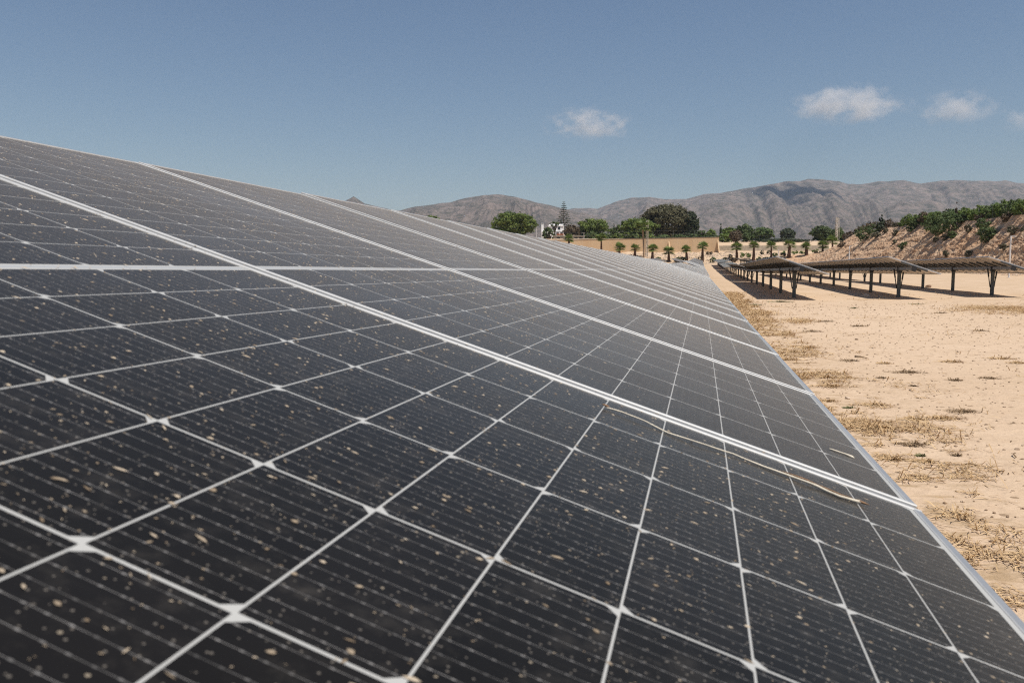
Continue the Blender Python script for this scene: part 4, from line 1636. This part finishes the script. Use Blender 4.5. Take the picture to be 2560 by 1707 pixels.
M_CLOD = simple('red_clod', (0.24, 0.15, 0.10), 0.95, 0, 0.2, 5)
rnd = random.Random(12)
for px, py, s, lab in ((2164, 743, 0.22, 'pale stone lying before the end post of the middle near table'), (2201, 744, 0.12, 'smaller pale stone, left one of two right of the big pale stone'),
                       (2213, 746, 0.10, 'smaller pale stone, right one of two right of the big pale stone'), (2321, 718, 0.22, 'reddish clod lying in the shade edge of the middle row'),
                       (2119, 997, 0.035, 'small square pale stone on bare sand beside the foreground row')):
    p = gpx(px, py)
    b = MB()
    stone_geo(b, (0, 0, s * 0.3), s, rnd)
    tag(b.build('stone', M_STONE if 'reddish' not in lab else M_CLOD, None, False, p), lab, 'stone', 'stones on the sand')
b = MB()
for i in range(3200):
    if i < 700:
        Y = rnd.uniform(76, 200)
        q = emb_point(Y, 0.02)
        p = Vector((q.x - abs(rnd.gauss(0, 1.4)), Y, 0))
        p.z = ground(p.x, Y)
        s = rnd.uniform(0.06, 0.26)
    else:
        p = Vector((rnd.uniform(15, 84), rnd.uniform(233, 256), 0))
        if p.x < WX0:
            p.y += wall_y(p.x) - WY0
            p.y = min(p.y, wall_y(p.x) - 0.8)
        p.z = ground(p.x, p.y)
        s = rnd.uniform(0.10, 0.38)
    stone_geo(b, p + Vector((0, 0, s * 0.2)), s, rnd)
tag(b.build('rubble', M_STONE), kind='stuff')

# ------------------------------------------------------------------ dry weeds and straw on the sand
t = NT('dry_straw')
t.set(Base_Color=t.mix(t.isl(), (0.31, 0.19, 0.088), (0.58, 0.415, 0.23)), Roughness=0.9)
M_DRY = t.mat
t = NT('dark_dry_straw')
t.set(Base_Color=t.mix(t.isl(), (0.18, 0.115, 0.062), (0.32, 0.225, 0.13)), Roughness=0.9)
M_DRYD = t.mat
t = NT('green_weed')
t.set(Base_Color=t.mix(t.isl(), (0.10, 0.11, 0.04), (0.20, 0.18, 0.075)), Roughness=0.9)
M_WEEDG = t.mat


def blade(b, p, d, L, w, rise, rnd):
    s = Vector((-d.y, d.x, 0)) * w
    m = p + d * L * 0.5 + Vector((rnd.gauss(0, .06), rnd.gauss(0, .06), 0)) * L + Vector((0, 0, rise * 0.8))
    e = p + d * L + Vector((0, 0, rise * rnd.uniform(0.2, 1.0)))
    up = Vector((0, 0, w * 0.9))
    b.add([p - s, p + s, m + s * 0.8 + up * 0.2, m - s * 0.8 + up, e], [(0, 1, 2, 3), (3, 2, 4)])


WEEDS = [(2124, 902, 34, 'd', 'dried bushy weed beside a dark stick on the sand'), (2208, 909, 30, 's', 'dry weed with faint upright stems right of the stick'),
         (2266, 931, 56, 'd', 'dark dead weed lying flat with a thick end to the right'), (2062, 943, 50, 's', 'reddish dry weed close to the foreground row'),
         (2075, 965, 60, 's', 'flat straw weed nearest the foreground row at mid distance'), (2203, 945, 16, 'd', 'small dark tuft below the flat dead weed'),
         (2184, 1012, 56, 's', 'flat straw weed alone on bare sand by the small square stone'), (2121, 1020, 16, 'g', 'tiny dark green weed beside the foreground row'),
         (2180, 1068, 120, 's', 'wide sprawling dry weed with long runners by the row edge'), (2285, 1048, 52, 's', 'upright tangle of dry stems at the end of the sprawling weed'),
         (2355, 1046, 70, 'p', 'pale scattered straw right of the sprawling weed'), (2285, 1112, 56, 'd', 'dark grey-brown dead weed on open sand'),
         (2407, 1029, 62, 'd', 'dark flat dead weed farther right on bare sand'), (2473, 946, 36, 'd', 'dark tuft with one upright tip on the right'),
         (2388, 951, 26, 'd', 'small dry tuft left of the dark upright one'), (2380, 905, 42, 'p', 'pale flat tuft in the middle of the open sand'),
         (2503, 897, 46, 'p', 'pale tuft near the right edge, upper one'), (2546, 908, 40, 'p', 'pale tuft at the right edge'),
         (2230, 1148, 60, 's', 'straw weed with a green tip before the dense litter'), (2315, 1154, 46, 's', 'small straw weed right of the green-tipped one'),
         (2301, 1140, 14, 'g', 'tiny dark weed above the small straw weed'), (2391, 1139, 13, 'd', 'tiny brown clump on open sand'),
         (2067, 1003, 36, 's', 'dry weed at the very edge of the foreground row'), (2282, 965, 12, 'd', 'tiny tuft below the flat dead weed'),
         (2020, 870, 60, 's', 'straw weed by the row, far along'), (1985, 880, 50, 's', 'straw weed touching the row edge, far along'),
         (2030, 829, 34, 'd', 'dry brown weed with curled stems, first of the far sand'), (2061, 804, 34, 'd', 'reddish dead weed on the far sand'),
         (2148, 816, 30, 'd', 'flat dead weed in the middle of the far sand'), (2134, 771, 16, 'g', 'small green weed with an upright stalk'),
         (2292, 761, 26, 'g', 'green-grey weed between the middle and right near tables'), (1888, 763, 30, 'g', 'green weed before the shade of the left near table'),
         (1950, 755, 44, 'g', 'wider green weed before the shade of the left near table'), (2351, 783, 22, 'd', 'small dead weed below the right-hand table'),
         (2449, 827, 26, 'd', 'low dark tuft on the far right sand'), (1842, 757, 24, 'd', 'dark dry tuft touching the row edge before the left shade')]
for i, (px, py, wpx, kd, lab) in enumerate(WEEDS):
    p = gpx(px, py)
    rnd = random.Random(500 + i)
    w = wpx / FPX * p.y
    b = MB()
    nb = int(110 + wpx * 3.0)
    for _ in range(nb):
        a = rnd.uniform(0, 6.283)
        r = min(0.5, abs(rnd.gauss(0, 0.27))) * w
        r *= 1.25 + 0.9 * mn.noise(Vector((math.cos(a) * 2 + i, math.sin(a) * 2, i * 1.7)))
        c = Vector((math.cos(a) * r * 1.2, math.sin(a) * r * 0.75, 0.004))
        a2 = a + rnd.gauss(0, 1.3)
        d = Vector((math.cos(a2), math.sin(a2), 0))
        L = w * rnd.uniform(0.05, 0.20) * (1.9 if rnd.random() < 0.08 else 1) + 0.02
        rise = L * (rnd.uniform(0.0, 0.15) if rnd.random() < 0.88 else rnd.uniform(0.2, 0.8))
        blade(b, c, d, L, rnd.uniform(0.0012, 0.003) * (1 + p.y / 9), rise, rnd)
    mat = {'d': M_DRYD, 's': M_DRY, 'p': M_DRY, 'g': M_WEEDG}[kd]
    tag(b.build('dry_weed', mat, None, False, p), lab, 'weed', 'weeds on the sand')
for (x0, y0), (x1, y1), lab in (((2137, 893), (2168, 897), 'thin dark stick on the sand beside the dried bushy weed'), ((2413, 1165), (2444, 1167), 'short dark twig lying on open sand'), ((2534, 1138), (2540, 1146), 'short dark twig near the right edge')):
    a, c = gpx(x0, y0), gpx(x1, y1)
    b = MB()
    b.tube([(0, 0, 0.015), (c - a) * 0.5 + Vector((0, 0.02, 0.022)), (c - a) + Vector((0, 0, 0.012))], [0.012 * a.y / 12, 0.011 * a.y / 12, 0.005], 6)
    tag(b.build('stick', M_DRYD, None, True, a), lab, 'stick')

b = MB()
rnd = random.Random(77)
N = 0
while N < 46000:
    u = 1.5 + 45 * rnd.random() ** 2.2
    if rnd.random() < 0.72:
        n = rnd.gauss(1.25, 0.55)
    else:
        n = rnd.uniform(0.3, 3 + u * 0.45)
    q = rowpt(n, u)
    dn = 0.8 * mn.noise(Vector((q.x * 0.9, q.y * 0.7, 4))) + 0.8 * mn.noise(Vector((q.x * 2.8, q.y * 3.4, 9))) + 0.5 * mn.noise(Vector((q.x * 8, q.y * 10, 1)))
    near = 0.05 if 0.4 < n < 2.4 else -0.30
    if u > 9 and n > 2.0:
        near = -0.28
    if rnd.random() > (dn + near) * 1.9:
        continue
    a = rnd.uniform(0, 6.283)
    d = Vector((math.cos(a), math.sin(a), 0))
    L = rnd.uniform(0.025, 0.11) * (1 + u / 30)
    rise = L * (rnd.uniform(0, 0.2) if rnd.random() < 0.85 else rnd.uniform(0.2, 0.8))
    blade(b, Vector((q.x, q.y, ground(q.x, q.y) + 0.003)), d, L, rnd.uniform(0.0012, 0.0028) * (1 + u / 10), rise, rnd)
    N += 1
gb = MB()
for _ in range(5200):
    u = 2 + 32 * rnd.random() ** 1.5
    q = rowpt(rnd.uniform(0.2, 3 + u * 0.5), u)
    stone_geo(gb, (q.x, q.y, ground(q.x, q.y) + 0.002), rnd.uniform(0.004, 0.011) * (1 + u / 14) * (1.8 if rnd.random() < 0.06 else 1), rnd)
M_GRAVEL = None
t = NT('gravel_crumbs')
t.set(Base_Color=t.mix(t.isl(), (0.20, 0.13, 0.08), (0.50, 0.38, 0.27)), Roughness=0.95)
tag(gb.build('gravel', t.mat), kind='stuff')
for (cx, cy, rx, ry, m) in ((2480, 772, 110, 9, 2500), (2540, 780, 80, 8, 1500), (1900, 790, 50, 16, 1200), (2000, 800, 40, 10, 500)):
    k = 0
    while k < m:
        p = gpx(cx + rnd.gauss(0, .5) * rx, cy + rnd.gauss(0, .5) * ry)
        if mn.noise(Vector((p.x * 0.5, p.y * 0.4, 2))) < rnd.uniform(-.4, .25):
            k += 0.3
            continue
        a = rnd.uniform(0, 6.283)
        L = rnd.uniform(0.08, 0.22)
        blade(b, p + Vector((0, 0, .003)), Vector((math.cos(a), math.sin(a), 0)), L, 0.007, L * rnd.uniform(0, .5), rnd)
        k += 1
tag(b.build('dry_grass', M_DRY), kind='stuff')

# ------------------------------------------------------------------ clouds
def cloud_mat(name, dens, seed, base=-0.25):
    m = bpy.data.materials.new(name)
    m.use_nodes = True
    nt = m.node_tree
    nt.nodes.remove(nt.nodes['Principled BSDF'])
    out = nt.nodes['Material Output']
    pv = nt.nodes.new('ShaderNodeVolumePrincipled')
    pv.inputs['Color'].default_value = (0.94, 0.92, 0.915, 1)
    pv.inputs['Anisotropy'].default_value = 0.2
    nt.links.new(pv.outputs[0], out.inputs['Volume'])
    tc = nt.nodes.new('ShaderNodeTexCoord')
    ln = nt.nodes.new('ShaderNodeVectorMath')
    ln.operation = 'LENGTH'
    nt.links.new(tc.outputs['Object'], ln.inputs[0])
    nz = nt.nodes.new('ShaderNodeTexNoise')
    nz.noise_dimensions = '4D'
    nz.inputs['W'].default_value = seed
    mp = nt.nodes.new('ShaderNodeMapping')
    mp.inputs['Scale'].default_value = (1.9, 1.2, 1.0)
    nt.links.new(tc.outputs['Object'], mp.inputs[0])
    nt.links.new(mp.outputs[0], nz.inputs['Vector'])
    nz.inputs['Scale'].default_value = 1.5
    nz.inputs['Detail'].default_value = 7
    nz.inputs['Roughness'].default_value = 0.66

    def M(op, a, b):
        n = nt.nodes.new('ShaderNodeMath')
        n.operation = op
        for i, v in enumerate((a, b)):
            if isinstance(v, bpy.types.NodeSocket):
                nt.links.new(v, n.inputs[i])
            else:
                n.inputs[i].default_value = v
        return n.outputs[0]
    f = M('SUBTRACT', 0.66, ln.outputs[1])
    g = M('MULTIPLY', M('SUBTRACT', nz.outputs[0], 0.5), 4.4)
    d = M('MAXIMUM', M('ADD', f, g), 0.0)
    # flat underside
    sp = nt.nodes.new('ShaderNodeSeparateXYZ')
    nt.links.new(tc.outputs['Object'], sp.inputs[0])
    u = M('MINIMUM', M('MAXIMUM', M('MULTIPLY', M('SUBTRACT', sp.outputs[2], base - 0.35), 2.2), 0.0), 1.0)
    edge = M('MINIMUM', M('MAXIMUM', M('MULTIPLY', M('SUBTRACT', 1.0, ln.outputs[1]), 4.0), 0.0), 1.0)
    d = M('MULTIPLY', M('MULTIPLY', M('MULTIPLY', d, u), edge), dens)
    nt.links.new(d, pv.inputs['Density'])
    return m


def cloud(label, x0, x1, y0, y1, Y, dens, seed):
    a, c = at(x0, y0, Y), at(x1, y1, Y)
    b = MB()
    n, k = 12, 20
    vs = [(math.sin(math.pi * i / n) * math.cos(6.28319 * j / k), math.sin(math.pi * i / n) * math.sin(6.28319 * j / k), math.cos(math.pi * i / n)) for i in range(n + 1) for j in range(k)]
    b.add(vs, [(i * k + j, (i + 1) * k + j, (i + 1) * k + (j + 1) % k, i * k + (j + 1) % k) for i in range(n) for j in range(k)])
    o = b.build('cloud', cloud_mat('cloud_vapour', dens, seed))
    o.location = ((a.x + c.x) / 2, Y, (a.z + c.z) / 2)
    o.scale = ((c.x - a.x) / 2, (c.x - a.x) / 2.6, (a.z - c.z) / 2)
    if label:
        tag(o, label, 'cloud', 'small fair weather clouds')
    return o


cloud('small white cloud over the saddle between the two mountains', 1335, 1600, 262, 372, 9000, 0.0085, 3.1)
cloud('largest white cloud, high above the far mountain', 1960, 2285, 205, 335, 9000, 0.0065, 8.4)
cloud('ragged white cloud right of the largest one', 2270, 2525, 218, 335, 9000, 0.004, 5.7)
cloud('cloud wisp cut by the right edge of the photo', 2490, 2640, 260, 350, 9000, 0.003, 9.9)

# a cloud higher than the picture reaches: it throws the dark patch on the far mountain
co = cloud('', 0, 1, 0, 1, 9000, 0.16, 2.2)
for k_ in ('label', 'category', 'group'):
    if k_ in co:
        del co[k_]
co['kind'] = 'structure'
co.location = (2270, 4090, 2500)
co.scale = (300, 700, 130)

# ------------------------------------------------------------------ hazy air
def haze():
    b = MB()
    b.box((0, 4400, 360), (14500, 9900, 730))
    m = bpy.data.materials.new('hazy_air')
    m.use_nodes = True
    nt = m.node_tree
    nt.nodes.remove(nt.nodes['Principled BSDF'])
    pv = nt.nodes.new('ShaderNodeVolumePrincipled')
    pv.inputs['Color'].default_value = (0.66, 0.80, 1.0, 1)
    pv.inputs['Density'].default_value = 0.000052
    nt.links.new(pv.outputs[0], nt.nodes['Material Output'].inputs['Volume'])
    o = b.build('haze', m)
    tag(o, kind='stuff')


haze()
